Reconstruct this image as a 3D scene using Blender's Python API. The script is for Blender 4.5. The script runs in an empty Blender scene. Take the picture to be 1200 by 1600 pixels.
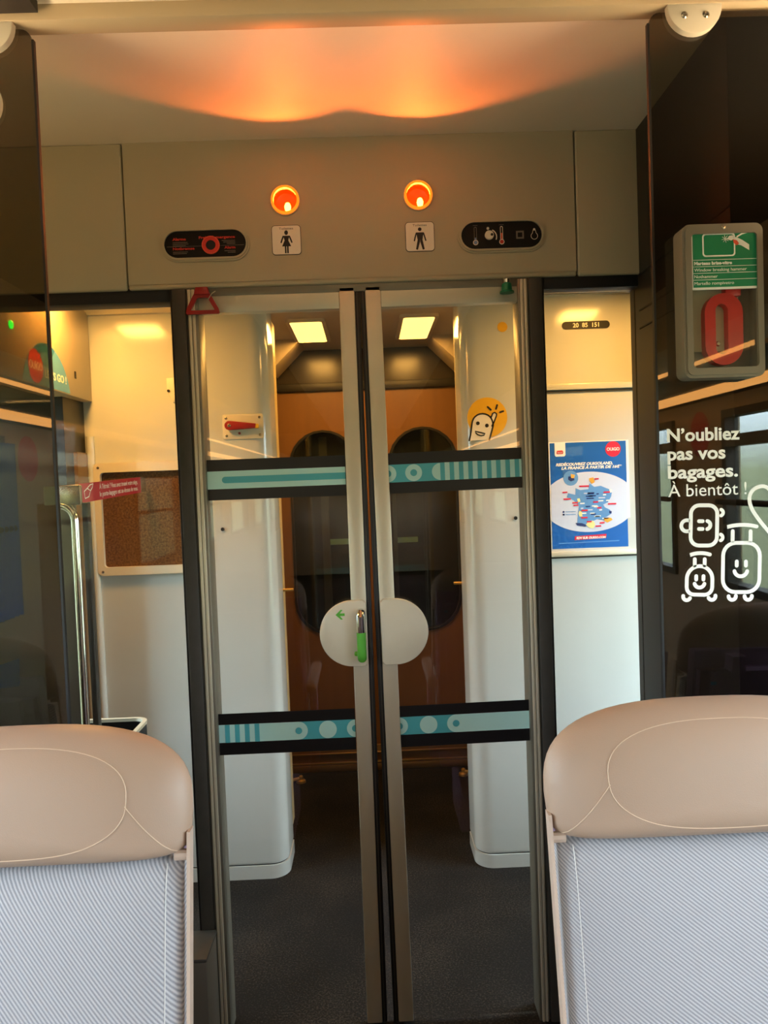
import bpy, bmesh, math, random
from math import sin, cos, pi, radians, sqrt
from mathutils import Vector, Matrix

random.seed(7)
SC = bpy.context.scene
COL = SC.collection

# ------------------------------------------------------------------ camera
cam_d = bpy.data.cameras.new('camera')
cam = bpy.data.objects.new('camera', cam_d)
COL.objects.link(cam)
SC.camera = cam
cam_d.sensor_fit = 'VERTICAL'
cam_d.sensor_height = 24.0
cam_d.lens = 18.03
cam_d.clip_start = 0.02
_psi, _th, _rho = radians(1.1), radians(2.1), radians(2.15)
_f = Vector((sin(_psi)*cos(_th), cos(_psi)*cos(_th), -sin(_th)))
_r0 = Vector((cos(_psi), -sin(_psi), 0.0))
_u0 = _r0.cross(_f)
_r = _r0*cos(_rho) - _u0*sin(_rho)
_u = _u0*cos(_rho) + _r0*sin(_rho)
cam.matrix_world = Matrix(((_r.x, _u.x, -_f.x, 0.0), (_r.y, _u.y, -_f.y, 0.0), (_r.z, _u.z, -_f.z, 1.45), (0, 0, 0, 1)))

# ------------------------------------------------------------------ exposure, world
vs = SC.view_settings
vs.view_transform = 'Standard'
try:
    vs.look = 'None'
except TypeError:
    pass
vs.exposure = 1.4
vs.gamma = 1.0
vs.use_curve_mapping = False
SC.cycles.max_bounces = 10
SC.cycles.transparent_max_bounces = 24
SC.cycles.glossy_bounces = 5
SC.cycles.use_denoising = True
SC.cycles.sample_clamp_indirect = 6.0

SKY_STRENGTH = 9.0          # overcast daylight outside the train
STRIP_W = 3.2              # warm strips under the luggage racks, and the painted gleam on their lips
VEST_W = 4.0                # warm downlights in the vestibule (watts)
VEST_FAR_W = 2.2             # warm ceiling panels beyond the doors (watts)
ORANGE_W = 2.3              # occupied-toilet indicator lamps
FILL_UPLIGHT_W = 26.0            # unseen fill added on the luggage racks to brighten the cabin ceiling

world = bpy.data.worlds.new('world')
SC.world = world
world.use_nodes = True
wn = world.node_tree
wn.nodes.clear()
w_out = wn.nodes.new('ShaderNodeOutputWorld')
w_bg = wn.nodes.new('ShaderNodeBackground')
w_tc = wn.nodes.new('ShaderNodeTexCoord')
w_sep = wn.nodes.new('ShaderNodeSeparateXYZ')
w_ramp = wn.nodes.new('ShaderNodeValToRGB')
w_map = wn.nodes.new('ShaderNodeMapRange')
w_map.inputs['From Min'].default_value = -1.0
w_map.inputs['From Max'].default_value = 1.0
wn.links.new(w_tc.outputs['Generated'], w_sep.inputs[0])
wn.links.new(w_sep.outputs['Z'], w_map.inputs['Value'])
wn.links.new(w_map.outputs['Result'], w_ramp.inputs['Fac'])
wn.links.new(w_ramp.outputs['Color'], w_bg.inputs['Color'])
wn.links.new(w_bg.outputs[0], w_out.inputs['Surface'])
cr = w_ramp.color_ramp
cr.elements[0].position = 0.30
cr.elements[0].color = (0.06, 0.07, 0.045, 1)
cr.elements[1].position = 0.62
cr.elements[1].color = (0.70, 0.86, 1.0, 1)
e = cr.elements.new(0.50); e.color = (0.20, 0.25, 0.17, 1)
e = cr.elements.new(0.54); e.color = (0.56, 0.70, 0.82, 1)
w_bg.inputs['Strength'].default_value = SKY_STRENGTH

def area_light(name, loc, aim, sx, sy, power, color, portal=False, spread=None):
    d = bpy.data.lights.new(name, 'AREA')
    d.shape = 'RECTANGLE'
    d.size = sx
    d.size_y = sy
    d.energy = power
    d.color = color
    if spread is not None:
        d.spread = spread
    if portal:
        d.cycles.is_portal = True
    o = bpy.data.objects.new(name, d)
    o.location = loc
    o.rotation_euler = Vector(aim).to_track_quat('-Z', 'Y').to_euler()
    COL.objects.link(o)
    return o

WIN_Y = ((-0.13, 1.38), (-1.75, -0.62), (-3.35, -2.25), (-4.95, -3.85), (-6.55, -5.45), (-8.15, -7.05))      # side windows of the carriage
WIN_Z = (0.98, 1.69)
DOOR_WIN = (2.12, 2.79, 0.55, 1.85)              # unseen outer-door windows, added on both sides for more vestibule daylight
for sx in (-1, 1):
    for (y0, y1) in WIN_Y:
        area_light('window_portal', (sx*1.47, (y0+y1)/2, sum(WIN_Z)/2), (-sx, 0, 0), y1-y0, WIN_Z[1]-WIN_Z[0], 1.0, (1, 1, 1), portal=True)

for sx in (-1, 1):
    area_light('window_portal', (sx*1.47, (DOOR_WIN[0]+DOOR_WIN[1])/2, (DOOR_WIN[2]+DOOR_WIN[3])/2), (-sx, 0, 0), DOOR_WIN[1]-DOOR_WIN[0], DOOR_WIN[3]-DOOR_WIN[2], 1.0, (1, 1, 1), portal=True)
WARM = (1.0, 0.70, 0.36)
def spot(name, loc, aim, power, color, cone, blend, radius):
    d = bpy.data.lights.new(name, 'SPOT')
    d.energy = power
    d.color = color
    d.spot_size = cone
    d.spot_blend = blend
    d.shadow_soft_size = radius
    o = bpy.data.objects.new(name, d)
    o.location = loc
    o.rotation_euler = Vector(aim).to_track_quat('-Z', 'Y').to_euler()
    COL.objects.link(o)
    return o

# ------------------------------------------------------------------ materials
def srgb(r, g, b):
    def c(v):
        v /= 255.0
        return v/12.92 if v <= 0.04045 else ((v+0.055)/1.055)**2.4
    return (c(r), c(g), c(b), 1.0)

def mat(name, rgb, rough=0.5, metal=0.0, bump=None, vary=None, coat=0.0, spec=0.5, sheen=0.0):
    """rgb: sRGB 0-255.  bump=(scale, strength, detail)  vary=(scale, amount)"""
    m = bpy.data.materials.new(name)
    m.use_nodes = True
    nt = m.node_tree
    b = nt.nodes['Principled BSDF']
    col = srgb(*rgb)
    b.inputs['Base Color'].default_value = col
    b.inputs['Roughness'].default_value = rough
    b.inputs['Metallic'].default_value = metal
    b.inputs['Specular IOR Level'].default_value = spec
    b.inputs['Coat Weight'].default_value = coat
    b.inputs['Coat Roughness'].default_value = 0.08
    if sheen:
        b.inputs['Sheen Weight'].default_value = sheen
    tc = nt.nodes.new('ShaderNodeTexCoord')
    if vary:
        n = nt.nodes.new('ShaderNodeTexNoise')
        n.inputs['Scale'].default_value = vary[0]
        n.inputs['Detail'].default_value = 4.0
        nt.links.new(tc.outputs['Object'], n.inputs['Vector'])
        mx = nt.nodes.new('ShaderNodeMix')
        mx.data_type = 'RGBA'
        mx.inputs['A'].default_value = tuple(max(0, c*(1-vary[1])) for c in col[:3]) + (1,)
        mx.inputs['B'].default_value = tuple(min(1, c*(1+vary[1])) for c in col[:3]) + (1,)
        nt.links.new(n.outputs['Fac'], mx.inputs['Factor'])
        nt.links.new(mx.outputs['Result'], b.inputs['Base Color'])
    if bump:
        n = nt.nodes.new('ShaderNodeTexNoise')
        n.inputs['Scale'].default_value = bump[0]
        n.inputs['Detail'].default_value = bump[2] if len(bump) > 2 else 3.0
        nt.links.new(tc.outputs['Object'], n.inputs['Vector'])
        bp = nt.nodes.new('ShaderNodeBump')
        bp.inputs['Strength'].default_value = bump[1]
        bp.inputs['Distance'].default_value = 0.002
        nt.links.new(n.outputs['Fac'], bp.inputs['Height'])
        nt.links.new(bp.outputs['Normal'], b.inputs['Normal'])
    return m

def glow(name, rgb, strength):
    m = bpy.data.materials.new(name)
    m.use_nodes = True
    nt = m.node_tree
    b = nt.nodes['Principled BSDF']
    b.inputs['Base Color'].default_value = srgb(*rgb)
    b.inputs['Emission Color'].default_value = srgb(*rgb)
    b.inputs['Emission Strength'].default_value = strength
    b.inputs['Roughness'].default_value = 0.4
    return m

def glass(name, tint, rough=0.0, f0=0.04):
    """thin pane: tinted transmission plus a Schlick mirror reflection"""
    m = bpy.data.materials.new(name)
    m.use_nodes = True
    nt = m.node_tree
    nt.nodes.clear()
    out = nt.nodes.new('ShaderNodeOutputMaterial')
    tr = nt.nodes.new('ShaderNodeBsdfTransparent')
    tr.inputs['Color'].default_value = tuple(tint) + (1,)
    gl = nt.nodes.new('ShaderNodeBsdfGlossy')
    gl.inputs['Roughness'].default_value = rough
    lw = nt.nodes.new('ShaderNodeLayerWeight')
    lw.inputs['Blend'].default_value = 0.5
    pw = nt.nodes.new('ShaderNodeMath'); pw.operation = 'POWER'; pw.inputs[1].default_value = 5.0
    ml = nt.nodes.new('ShaderNodeMath'); ml.operation = 'MULTIPLY_ADD'
    ml.inputs[1].default_value = 1.0-f0
    ml.inputs[2].default_value = f0
    mx = nt.nodes.new('ShaderNodeMixShader')
    nt.links.new(lw.outputs['Facing'], pw.inputs[0])
    nt.links.new(pw.outputs[0], ml.inputs[0])
    nt.links.new(ml.outputs[0], mx.inputs['Fac'])
    nt.links.new(tr.outputs[0], mx.inputs[1])
    nt.links.new(gl.outputs[0], mx.inputs[2])
    nt.links.new(mx.outputs[0], out.inputs['Surface'])
    return m

def twill(name, light, dark, angle, period):
    """ribbed diagonal twill on the XZ face of the object"""
    m = bpy.data.materials.new(name)
    m.use_nodes = True
    nt = m.node_tree
    b = nt.nodes['Principled BSDF']
    b.inputs['Roughness'].default_value = 0.9
    b.inputs['Specular IOR Level'].default_value = 0.2
    b.inputs['Sheen Weight'].default_value = 0.2
    tc = nt.nodes.new('ShaderNodeTexCoord')
    mp = nt.nodes.new('ShaderNodeMapping')
    mp.inputs['Rotation'].default_value = (0, angle, 0)
    nt.links.new(tc.outputs['Object'], mp.inputs['Vector'])
    sp = nt.nodes.new('ShaderNodeSeparateXYZ')
    nt.links.new(mp.outputs['Vector'], sp.inputs[0])
    k = nt.nodes.new('ShaderNodeMath'); k.operation = 'MULTIPLY'; k.inputs[1].default_value = 2*pi/period
    s = nt.nodes.new('ShaderNodeMath'); s.operation = 'SINE'
    nt.links.new(sp.outputs['Z'], k.inputs[0])
    nt.links.new(k.outputs[0], s.inputs[0])
    fine = nt.nodes.new('ShaderNodeTexNoise')
    fine.inputs['Scale'].default_value = 900.0
    nt.links.new(tc.outputs['Object'], fine.inputs['Vector'])
    add = nt.nodes.new('ShaderNodeMath'); add.operation = 'ADD'
    nt.links.new(s.outputs[0], add.inputs[0])
    nt.links.new(fine.outputs['Fac'], add.inputs[1])
    mr = nt.nodes.new('ShaderNodeMapRange')
    mr.inputs['From Min'].default_value = -0.9
    mr.inputs['From Max'].default_value = 1.6
    nt.links.new(add.outputs[0], mr.inputs['Value'])
    mx = nt.nodes.new('ShaderNodeMix'); mx.data_type = 'RGBA'
    mx.inputs['A'].default_value = srgb(*dark)
    mx.inputs['B'].default_value = srgb(*light)
    nt.links.new(mr.outputs['Result'], mx.inputs['Factor'])
    nt.links.new(mx.outputs['Result'], b.inputs['Base Color'])
    bp = nt.nodes.new('ShaderNodeBump')
    bp.inputs['Strength'].default_value = 0.5
    bp.inputs['Distance'].default_value = 0.0012
    nt.links.new(mr.outputs['Result'], bp.inputs['Height'])
    nt.links.new(bp.outputs['Normal'], b.inputs['Normal'])
    return m

def speckle(name, base, fleck, scale, lo, hi, rough=0.9, bump=0.4):
    m = bpy.data.materials.new(name)
    m.use_nodes = True
    nt = m.node_tree
    b = nt.nodes['Principled BSDF']
    b.inputs['Roughness'].default_value = rough
    b.inputs['Specular IOR Level'].default_value = 0.25
    tc = nt.nodes.new('ShaderNodeTexCoord')
    n = nt.nodes.new('ShaderNodeTexNoise')
    n.inputs['Scale'].default_value = scale
    n.inputs['Detail'].default_value = 3.0
    n.inputs['Roughness'].default_value = 0.75
    nt.links.new(tc.outputs['Object'], n.inputs['Vector'])
    big = nt.nodes.new('ShaderNodeTexNoise')
    big.inputs['Scale'].default_value = scale*0.02
    nt.links.new(tc.outputs['Object'], big.inputs['Vector'])
    ad = nt.nodes.new('ShaderNodeMath'); ad.operation = 'MULTIPLY_ADD'
    ad.inputs[1].default_value = 0.25
    nt.links.new(big.outputs['Fac'], ad.inputs[0])
    nt.links.new(n.outputs['Fac'], ad.inputs[2])
    r = nt.nodes.new('ShaderNodeMapRange')
    r.inputs['From Min'].default_value = lo
    r.inputs['From Max'].default_value = hi
    nt.links.new(ad.outputs[0], r.inputs['Value'])
    mx = nt.nodes.new('ShaderNodeMix'); mx.data_type = 'RGBA'
    mx.inputs['A'].default_value = srgb(*base)
    mx.inputs['B'].default_value = srgb(*fleck)
    nt.links.new(r.outputs['Result'], mx.inputs['Factor'])
    nt.links.new(mx.outputs['Result'], b.inputs['Base Color'])
    bp = nt.nodes.new('ShaderNodeBump')
    bp.inputs['Strength'].default_value = bump
    bp.inputs['Distance'].default_value = 0.003
    nt.links.new(n.outputs['Fac'], bp.inputs['Height'])
    nt.links.new(bp.outputs['Normal'], b.inputs['Normal'])
    return m

def woodish(name, a, bcol, rough=0.35):
    m = bpy.data.materials.new(name)
    m.use_nodes = True
    nt = m.node_tree
    b = nt.nodes['Principled BSDF']
    b.inputs['Roughness'].default_value = rough
    tc = nt.nodes.new('ShaderNodeTexCoord')
    mp = nt.nodes.new('ShaderNodeMapping')
    mp.inputs['Scale'].default_value = (18, 18, 0.6)
    nt.links.new(tc.outputs['Object'], mp.inputs['Vector'])
    n = nt.nodes.new('ShaderNodeTexNoise')
    n.inputs['Scale'].default_value = 1.4
    n.inputs['Detail'].default_value = 4
    nt.links.new(mp.outputs['Vector'], n.inputs['Vector'])
    mx = nt.nodes.new('ShaderNodeMix'); mx.data_type = 'RGBA'
    mx.inputs['A'].default_value = srgb(*a)
    mx.inputs['B'].default_value = srgb(*bcol)
    nt.links.new(n.outputs['Fac'], mx.inputs['Factor'])
    nt.links.new(mx.outputs['Result'], b.inputs['Base Color'])
    return m

M = {}
M['ceiling'] = mat('cream_ceiling', (232, 222, 198), 0.55, bump=(420, 0.12, 5), vary=(3, 0.05))
M['header'] = mat('grey_beige_metal', (174, 166, 138), 0.42, bump=(900, 0.04), vary=(5, 0.04))
M['trim_beige'] = mat('beige_batten', (178, 160, 126), 0.5)
M['cove'] = mat('dark_mirror_mask', (44, 36, 26), 0.6)
M['thread'] = mat('grey_thread', (206, 204, 200), 0.7)
M['recess'] = mat('recess_shade_grey', (36, 33, 28), 0.4)  # darkened to carry the shade below the overhead locker
M['edge_brown'] = mat('brown_edge', (120, 92, 56), 0.4)
M['white'] = mat('white_laminate', (198, 201, 195), 0.14, vary=(4, 0.03), bump=(40, 0.006))
M['white_ceiling'] = mat('vestibule_ceiling_paint', (186, 172, 146), 0.4)
M['alu'] = mat('anodised_aluminium', (206, 199, 176), 0.36, metal=0.35, bump=(300, 0.03), vary=(7, 0.05))
M['alu_dark'] = mat('grey_aluminium', (128, 124, 110), 0.38, metal=0.5, vary=(9, 0.08))
M['plate'] = mat('pale_painted_plate', (214, 206, 182), 0.4, bump=(260, 0.05), vary=(20, 0.05))
M['rubber'] = mat('black_rubber', (14, 14, 13), 0.55)
M['rubber_grey'] = mat('worn_dark_seal', (58, 56, 50), 0.6, vary=(30, 0.25), bump=(80, 0.2))
M['chrome'] = mat('chrome', (225, 225, 222), 0.08, metal=1.0)
M['steel'] = mat('brushed_steel', (190, 180, 160), 0.25, metal=0.9)
M['dark'] = mat('dark_brown_panel', (34, 30, 22), 0.45, vary=(6, 0.1))
M['closet'] = mat('dark_brown_closet', (26, 22, 14), 0.5)
M['black'] = mat('black_matte', (8, 8, 8), 0.6)
M['black_gloss'] = mat('black_gloss', (9, 8, 7), 0.45, spec=0.25)
M['carpet'] = speckle('dark_flecked_carpet', (11, 10, 9), (66, 60, 52), 170, 0.62, 0.86)
M['brownboard'] = speckle('brown_flecked_laminate', (78, 50, 24), (128, 90, 48), 130, 0.5, 0.85, rough=0.4, bump=0.02)
M['farwood'] = woodish('orange_brown_laminate', (122, 84, 42), (142, 98, 52), 0.35)
M['bronze'] = mat('bronze_metal', (150, 116, 66), 0.35, metal=0.6)
M['taupe_far'] = mat('taupe_panel', (62, 55, 44), 0.22)
M['clear'] = glass('clear_glass', (0.97, 0.97, 0.95))
M['smoked'] = glass('smoked_glass', (0.50, 0.46, 0.38), f0=0.075)
M['far_glass'] = glass('dark_door_glass', (0.72, 0.76, 0.70))
M['window_glass'] = glass('window_glass', (0.93, 0.95, 0.95))
M['leather'] = mat('taupe_leather', (166, 140, 119), 0.48, bump=(700, 0.10, 4), vary=(6, 0.03))
M['stitch'] = mat('pale_thread', (204, 178, 152), 0.6)
M['fabric'] = twill('grey_twill', (188, 187, 188), (122, 123, 130), radians(-38), 0.0042)
M['fabric_steep'] = twill('grey_twill_steep', (188, 187, 188), (122, 123, 130), radians(-52), 0.0042)
M['shell'] = mat('aubergine_plastic', (146, 120, 142), 0.35, bump=(500, 0.05))
M['rim'] = mat('pinkish_beige_plastic', (186, 164, 146), 0.4)
M['red'] = mat('red_plastic', (196, 34, 36), 0.35)
M['red_dark'] = mat('dark_red_plastic', (150, 24, 20), 0.4)
M['green'] = mat('green_plastic', (12, 110, 70), 0.4)
M['sign_green'] = mat('sign_green', (0, 128, 82), 0.5)
M['white_ink'] = mat('white_ink', (244, 242, 232), 0.55)
M['sign_white'] = mat('sign_white', (236, 228, 208), 0.45)
M['black_ink'] = mat('black_ink', (16, 12, 10), 0.5)
M['red_ink'] = mat('red_ink', (206, 52, 40), 0.5)
M['orange_ink'] = mat('orange_ink', (232, 92, 60), 0.5)
M['grey_ink'] = mat('grey_ink', (112, 104, 92), 0.5)
M['blue_ink'] = mat('light_blue_ink', (120, 150, 190), 0.5)
M['teal'] = mat('teal_film', (78, 178, 192), 0.4)
M['teal_light'] = mat('pale_teal_film', (186, 234, 230), 0.4)
M['band_black'] = mat('black_film', (12, 12, 13), 0.35)
M['yellow'] = mat('yellow_film', (226, 172, 24), 0.45)
M['arrow'] = mat('leaf_green', (88, 176, 52), 0.5)
M['hammer_case'] = mat('grey_brown_plastic', (122, 114, 98), 0.45)
M['beige'] = mat('beige_plate', (198, 188, 158), 0.5)
M['poster_blue'] = mat('poster_blue', (16, 96, 178), 0.45)
M['poster_deep'] = mat('poster_navy', (20, 40, 110), 0.45)
M['poster_pale'] = mat('poster_pale', (206, 214, 234), 0.45)
M['poster_mid'] = mat('poster_mid_blue', (96, 150, 208), 0.45)
M['poster_red'] = mat('poster_red', (214, 30, 62), 0.45)
M['poster_yellow'] = mat('poster_yellow', (244, 226, 150), 0.45)
M['poster_orange'] = mat('poster_orange', (240, 170, 60), 0.45)
M['sticker_red'] = mat('crimson_sticker', (186, 28, 48), 0.4)
M['disc_red'] = mat('disc_red', (190, 30, 34), 0.4)
M['teal_logo'] = mat('teal_logo', (84, 150, 188), 0.5)
M['teal_logo_dark'] = mat('deep_teal_logo', (20, 104, 150), 0.5)
M['locker'] = mat('beige_locker', (176, 160, 128), 0.4)
M['cabin_wall'] = mat('cabin_wall_beige', (176, 148, 116), 0.5)
M['rack'] = mat('rack_grey', (90, 84, 74), 0.4)
M['strip'] = glow('warm_strip', (255, 180, 96), STRIP_W)
M['lamp_panel'] = glow('warm_lamp_panel', (255, 214, 110), 0.95)
M['lamp_down'] = glow('warm_downlight', (255, 204, 110), 1.2)
M['fill_uplight'] = glow('fill_uplight_glow', (255, 224, 180), FILL_UPLIGHT_W)
M['lens_rim'] = glow('orange_rim', (255, 116, 20), 0.6)
M['lens_bowl'] = glow('orange_bowl', (226, 56, 0), 0.25)
M['bulb'] = glow('yellow_bulb', (255, 214, 60), 5.0)
M['led'] = glow('green_led', (40, 255, 60), 1.6)
M['blue_plastic'] = mat('blue_plastic', (24, 96, 200), 0.4)
M['cyan'] = mat('cyan_tag', (40, 160, 200), 0.4)
M['brass'] = mat('brass', (196, 160, 90), 0.3, metal=0.8)
M['door_edge'] = mat('cream_edge', (214, 190, 130), 0.4)

# ------------------------------------------------------------------ mesh builder
def plane_front(x, y, z):
    """2D drawing plane facing the camera side (-Y): u to +X, v to +Z"""
    return Matrix(((1, 0, 0, x), (0, 0, -1, y), (0, 1, 0, z), (0, 0, 0, 1)))
def plane_right(x, y, z):
    """drawing plane facing +X: u to +Y, v to +Z"""
    return Matrix(((0, 0, 1, x), (1, 0, 0, y), (0, 1, 0, z), (0, 0, 0, 1)))
def plane_left(x, y, z):
    """drawing plane facing -X: u to -Y, v to +Z"""
    return Matrix(((0, 0, -1, x), (-1, 0, 0, y), (0, 1, 0, z), (0, 0, 0, 1)))

class MB:
    def __init__(self):
        self.v = []; self.f = []; self.m = []; self.mats = []
    def mi(self, key):
        if key not in self.mats:
            self.mats.append(key)
        return self.mats.index(key)
    def add(self, verts, faces, key, mtx=None):
        o = len(self.v)
        for p in verts:
            p = Vector(p)
            self.v.append(tuple(mtx @ p) if mtx is not None else tuple(p))
        k = self.mi(key)
        for fc in faces:
            self.f.append(tuple(i+o for i in fc)); self.m.append(k)
        return self
    def bm(self, bm, key, mtx=None):
        bm.verts.index_update()
        vs_ = [v.co.copy() for v in bm.verts]
        fs_ = [[v.index for v in f.verts] for f in bm.faces]
        bm.free()
        return self.add(vs_, fs_, key, mtx)
    def box(self, x0, x1, y0, y1, z0, z1, key, bev=0.0, seg=2, mtx=None):
        b = bmesh.new()
        bmesh.ops.create_cube(b, size=1.0)
        for v in b.verts:
            v.co = Vector(((x0+x1)/2 + v.co.x*(x1-x0), (y0+y1)/2 + v.co.y*(y1-y0), (z0+z1)/2 + v.co.z*(z1-z0)))
        if bev > 0:
            bmesh.ops.bevel(b, geom=b.edges[:], offset=bev, segments=seg, profile=0.5, affect='EDGES')
        return self.bm(b, key, mtx)
    def prism(self, pts, d0, d1, key, mtx, bev=0.0):
        """polygon pts (u,v) extruded along the plane normal from d0 to d1"""
        n = len(pts)
        a = sum(pts[i][0]*pts[(i+1) % n][1]-pts[(i+1) % n][0]*pts[i][1] for i in range(n))
        if a < 0:
            pts = pts[::-1]
        if bev > 0:
            c = (sum(p[0] for p in pts)/n, sum(p[1] for p in pts)/n)
            w = max(abs(p[0]-c[0]) for p in pts); h = max(abs(p[1]-c[1]) for p in pts)
            rings = []
            for (d, ins) in ((d0, 0), (d1-bev, 0), (d1-bev*0.3, bev*0.3), (d1, bev)):
                rings.append([(c[0]+(p[0]-c[0])*(1-ins/w), c[1]+(p[1]-c[1])*(1-ins/h), d) for p in pts])
        else:
            rings = [[(p[0], p[1], d0) for p in pts], [(p[0], p[1], d1) for p in pts]]
        verts = [q for r in rings for q in r]
        faces = []
        for k in range(len(rings)-1):
            for i in range(n):
                j = (i+1) % n
                faces.append((k*n+i, k*n+j, (k+1)*n+j, (k+1)*n+i))
        faces.append(tuple(range(n-1, -1, -1)))
        faces.append(tuple((len(rings)-1)*n+i for i in range(n)))
        return self.add(verts, faces, key, mtx)
    def sheet(self, pts, d, key, mtx, t=0.0006):
        return self.prism(pts, d-t, d, key, mtx)
    def ring(self, outer, inner, d0, d1, key, mtx):
        n = len(outer)
        verts = [(p[0], p[1], d1) for p in outer] + [(p[0], p[1], d1) for p in inner] + [(p[0], p[1], d0) for p in outer] + [(p[0], p[1], d0) for p in inner]
        faces = []
        for i in range(n):
            j = (i+1) % n
            faces += [(i, j, n+j, n+i), (2*n+i, 3*n+i, 3*n+j, 2*n+j), (i, 2*n+i, 2*n+j, j), (n+i, n+j, 3*n+j, 3*n+i)]
        return self.add(verts, faces, key, mtx)
    def stroke(self, pts, w, d, key, mtx, t=0.0006, closed=False):
        """flat line of width w with round ends"""
        P = [Vector((p[0], p[1])) for p in pts]
        n = len(P)
        L, R_ = [], []
        for i in range(n):
            if closed:
                a, b = P[i-1], P[(i+1) % n]
            else:
                a, b = P[max(i-1, 0)], P[min(i+1, n-1)]
            tdir = (b-a)
            if tdir.length < 1e-9:
                tdir = Vector((1, 0))
            tdir.normalize()
            nn = Vector((-tdir.y, tdir.x))
            L.append(P[i]+nn*w/2); R_.append(P[i]-nn*w/2)
        if closed:
            return self.ring([tuple(p) for p in R_], [tuple(p) for p in L], d-t, d, key, mtx)
        cap = 6
        t0 = (P[1]-P[0]).normalized(); t1 = (P[-1]-P[-2]).normalized()
        def arc(c, tv, start):
            n_ = Vector((-tv.y, tv.x))
            return [c + (n_*cos(a)+tv*sin(a))*w/2*start for a in [pi*k/cap for k in range(1, cap)]]
        poly = L + arc(P[-1], t1, 1) + R_[::-1] + arc(P[0], t0, -1)
        return self.prism_strip(poly, L, R_, arc(P[-1], t1, 1), arc(P[0], t0, -1), d, t, key, mtx)
    def prism_strip(self, poly, L, R_, c1, c0, d, t, key, mtx):
        n = len(L)
        verts = []; faces = []
        for dd in (d, d-t):
            verts += [(p.x, p.y, dd) for p in L] + [(p.x, p.y, dd) for p in R_] + [(p.x, p.y, dd) for p in c1] + [(p.x, p.y, dd) for p in c0]
        m_ = 2*n+len(c1)+len(c0)
        for i in range(n-1):
            faces.append((i, n+i, n+i+1, i+1))
        faces.append(tuple([n-1, 2*n-1] + [2*n+len(c1)-1-k for k in range(len(c1))]))
        faces.append(tuple([n, 0] + [2*n+len(c1)+len(c0)-1-k for k in range(len(c0))]))
        faces += [tuple(m_+i for i in fc[::-1]) for fc in list(faces)]
        outl = list(range(n)) + [2*n+k for k in range(len(c1))] + [2*n-1-k for k in range(n)] + [2*n+len(c1)+k for k in range(len(c0))]
        q = len(outl)
        for i in range(q):
            a, b = outl[i], outl[(i+1) % q]
            faces.append((a, b, m_+b, m_+a))
        return self.add(verts, faces, key, mtx)
    def tube(self, pts, r, key, seg=10, closed=False, mtx=None, caps=True):
        P = [Vector(p) for p in pts]
        n = len(P)
        verts = []; faces = []
        up = None
        for i in range(n):
            if closed:
                a, b = P[i-1], P[(i+1) % n]
            else:
                a, b = P[max(i-1, 0)], P[min(i+1, n-1)]
            tdir = (b-a).normalized()
            if up is None:
                up = Vector((0, 0, 1)) if abs(tdir.z) < 0.9 else Vector((1, 0, 0))
            s = tdir.cross(up).normalized()
            up = s.cross(tdir).normalized()
            rr = r[i] if isinstance(r, (list, tuple)) else r
            for k in range(seg):
                an = 2*pi*k/seg
                verts.append(P[i] + s*cos(an)*rr + up*sin(an)*rr)
        m_ = n if closed else n-1
        for i in range(m_):
            j = (i+1) % n
            for k in range(seg):
                l = (k+1) % seg
                faces.append((i*seg+k, i*seg+l, j*seg+l, j*seg+k))
        if not closed and caps:
            faces.append(tuple(range(seg-1, -1, -1)))
            faces.append(tuple((n-1)*seg+k for k in range(seg)))
        return self.add(verts, faces, key, mtx)
    def lathe(self, prof, key, mtx, seg=24):
        """profile of (radius, depth) turned about the plane normal"""
        verts = []; faces = []
        n = len(prof)
        for (r, d) in prof:
            for k in range(seg):
                a = 2*pi*k/seg
                verts.append((r*cos(a), r*sin(a), d))
        for i in range(n-1):
            for k in range(seg):
                l = (k+1) % seg
                faces.append((i*seg+k, i*seg+l, (i+1)*seg+l, (i+1)*seg+k))
        faces.append(tuple(range(seg-1, -1, -1)))
        faces.append(tuple((n-1)*seg+k for k in range(seg)))
        return self.add(verts, faces, key, mtx)
    def text(self, body, size, u, v, d, key, mtx, align='LEFT', bold=0.0, shear=0.0, width=None, depth=0.0003, height=None):
        cu = bpy.data.curves.new('lettering', 'FONT')
        cu.body = body
        cu.size = size
        cu.align_x = 'LEFT'
        cu.offset = bold
        cu.shear = shear
        cu.extrude = depth
        cu.resolution_u = 3
        ob = bpy.data.objects.new('lettering', cu)
        COL.objects.link(ob)
        dg = bpy.context.evaluated_depsgraph_get()
        me = bpy.data.meshes.new_from_object(ob.evaluated_get(dg))
        bpy.data.objects.remove(ob)
        bpy.data.curves.remove(cu)
        if not me.vertices:
            return self
        x0 = min(p.co.x for p in me.vertices); x1 = max(p.co.x for p in me.vertices)
        sx = (width/(x1-x0)) if width else 1.0
        y0 = min(p.co.y for p in me.vertices); y1 = max(p.co.y for p in me.vertices)
        sy = (height/(y1-y0)) if height else 1.0
        off = -x0*sx if align == 'LEFT' else (-(x0+x1)/2*sx if align == 'CENTER' else -x1*sx)
        vs_ = [(p.co.x*sx+off+u, p.co.y*sy+v, d-depth+p.co.z) for p in me.vertices]
        fs_ = [tuple(p.vertices) for p in me.polygons]
        bpy.data.meshes.remove(me)
        return self.add(vs_, fs_, key, mtx)
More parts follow.
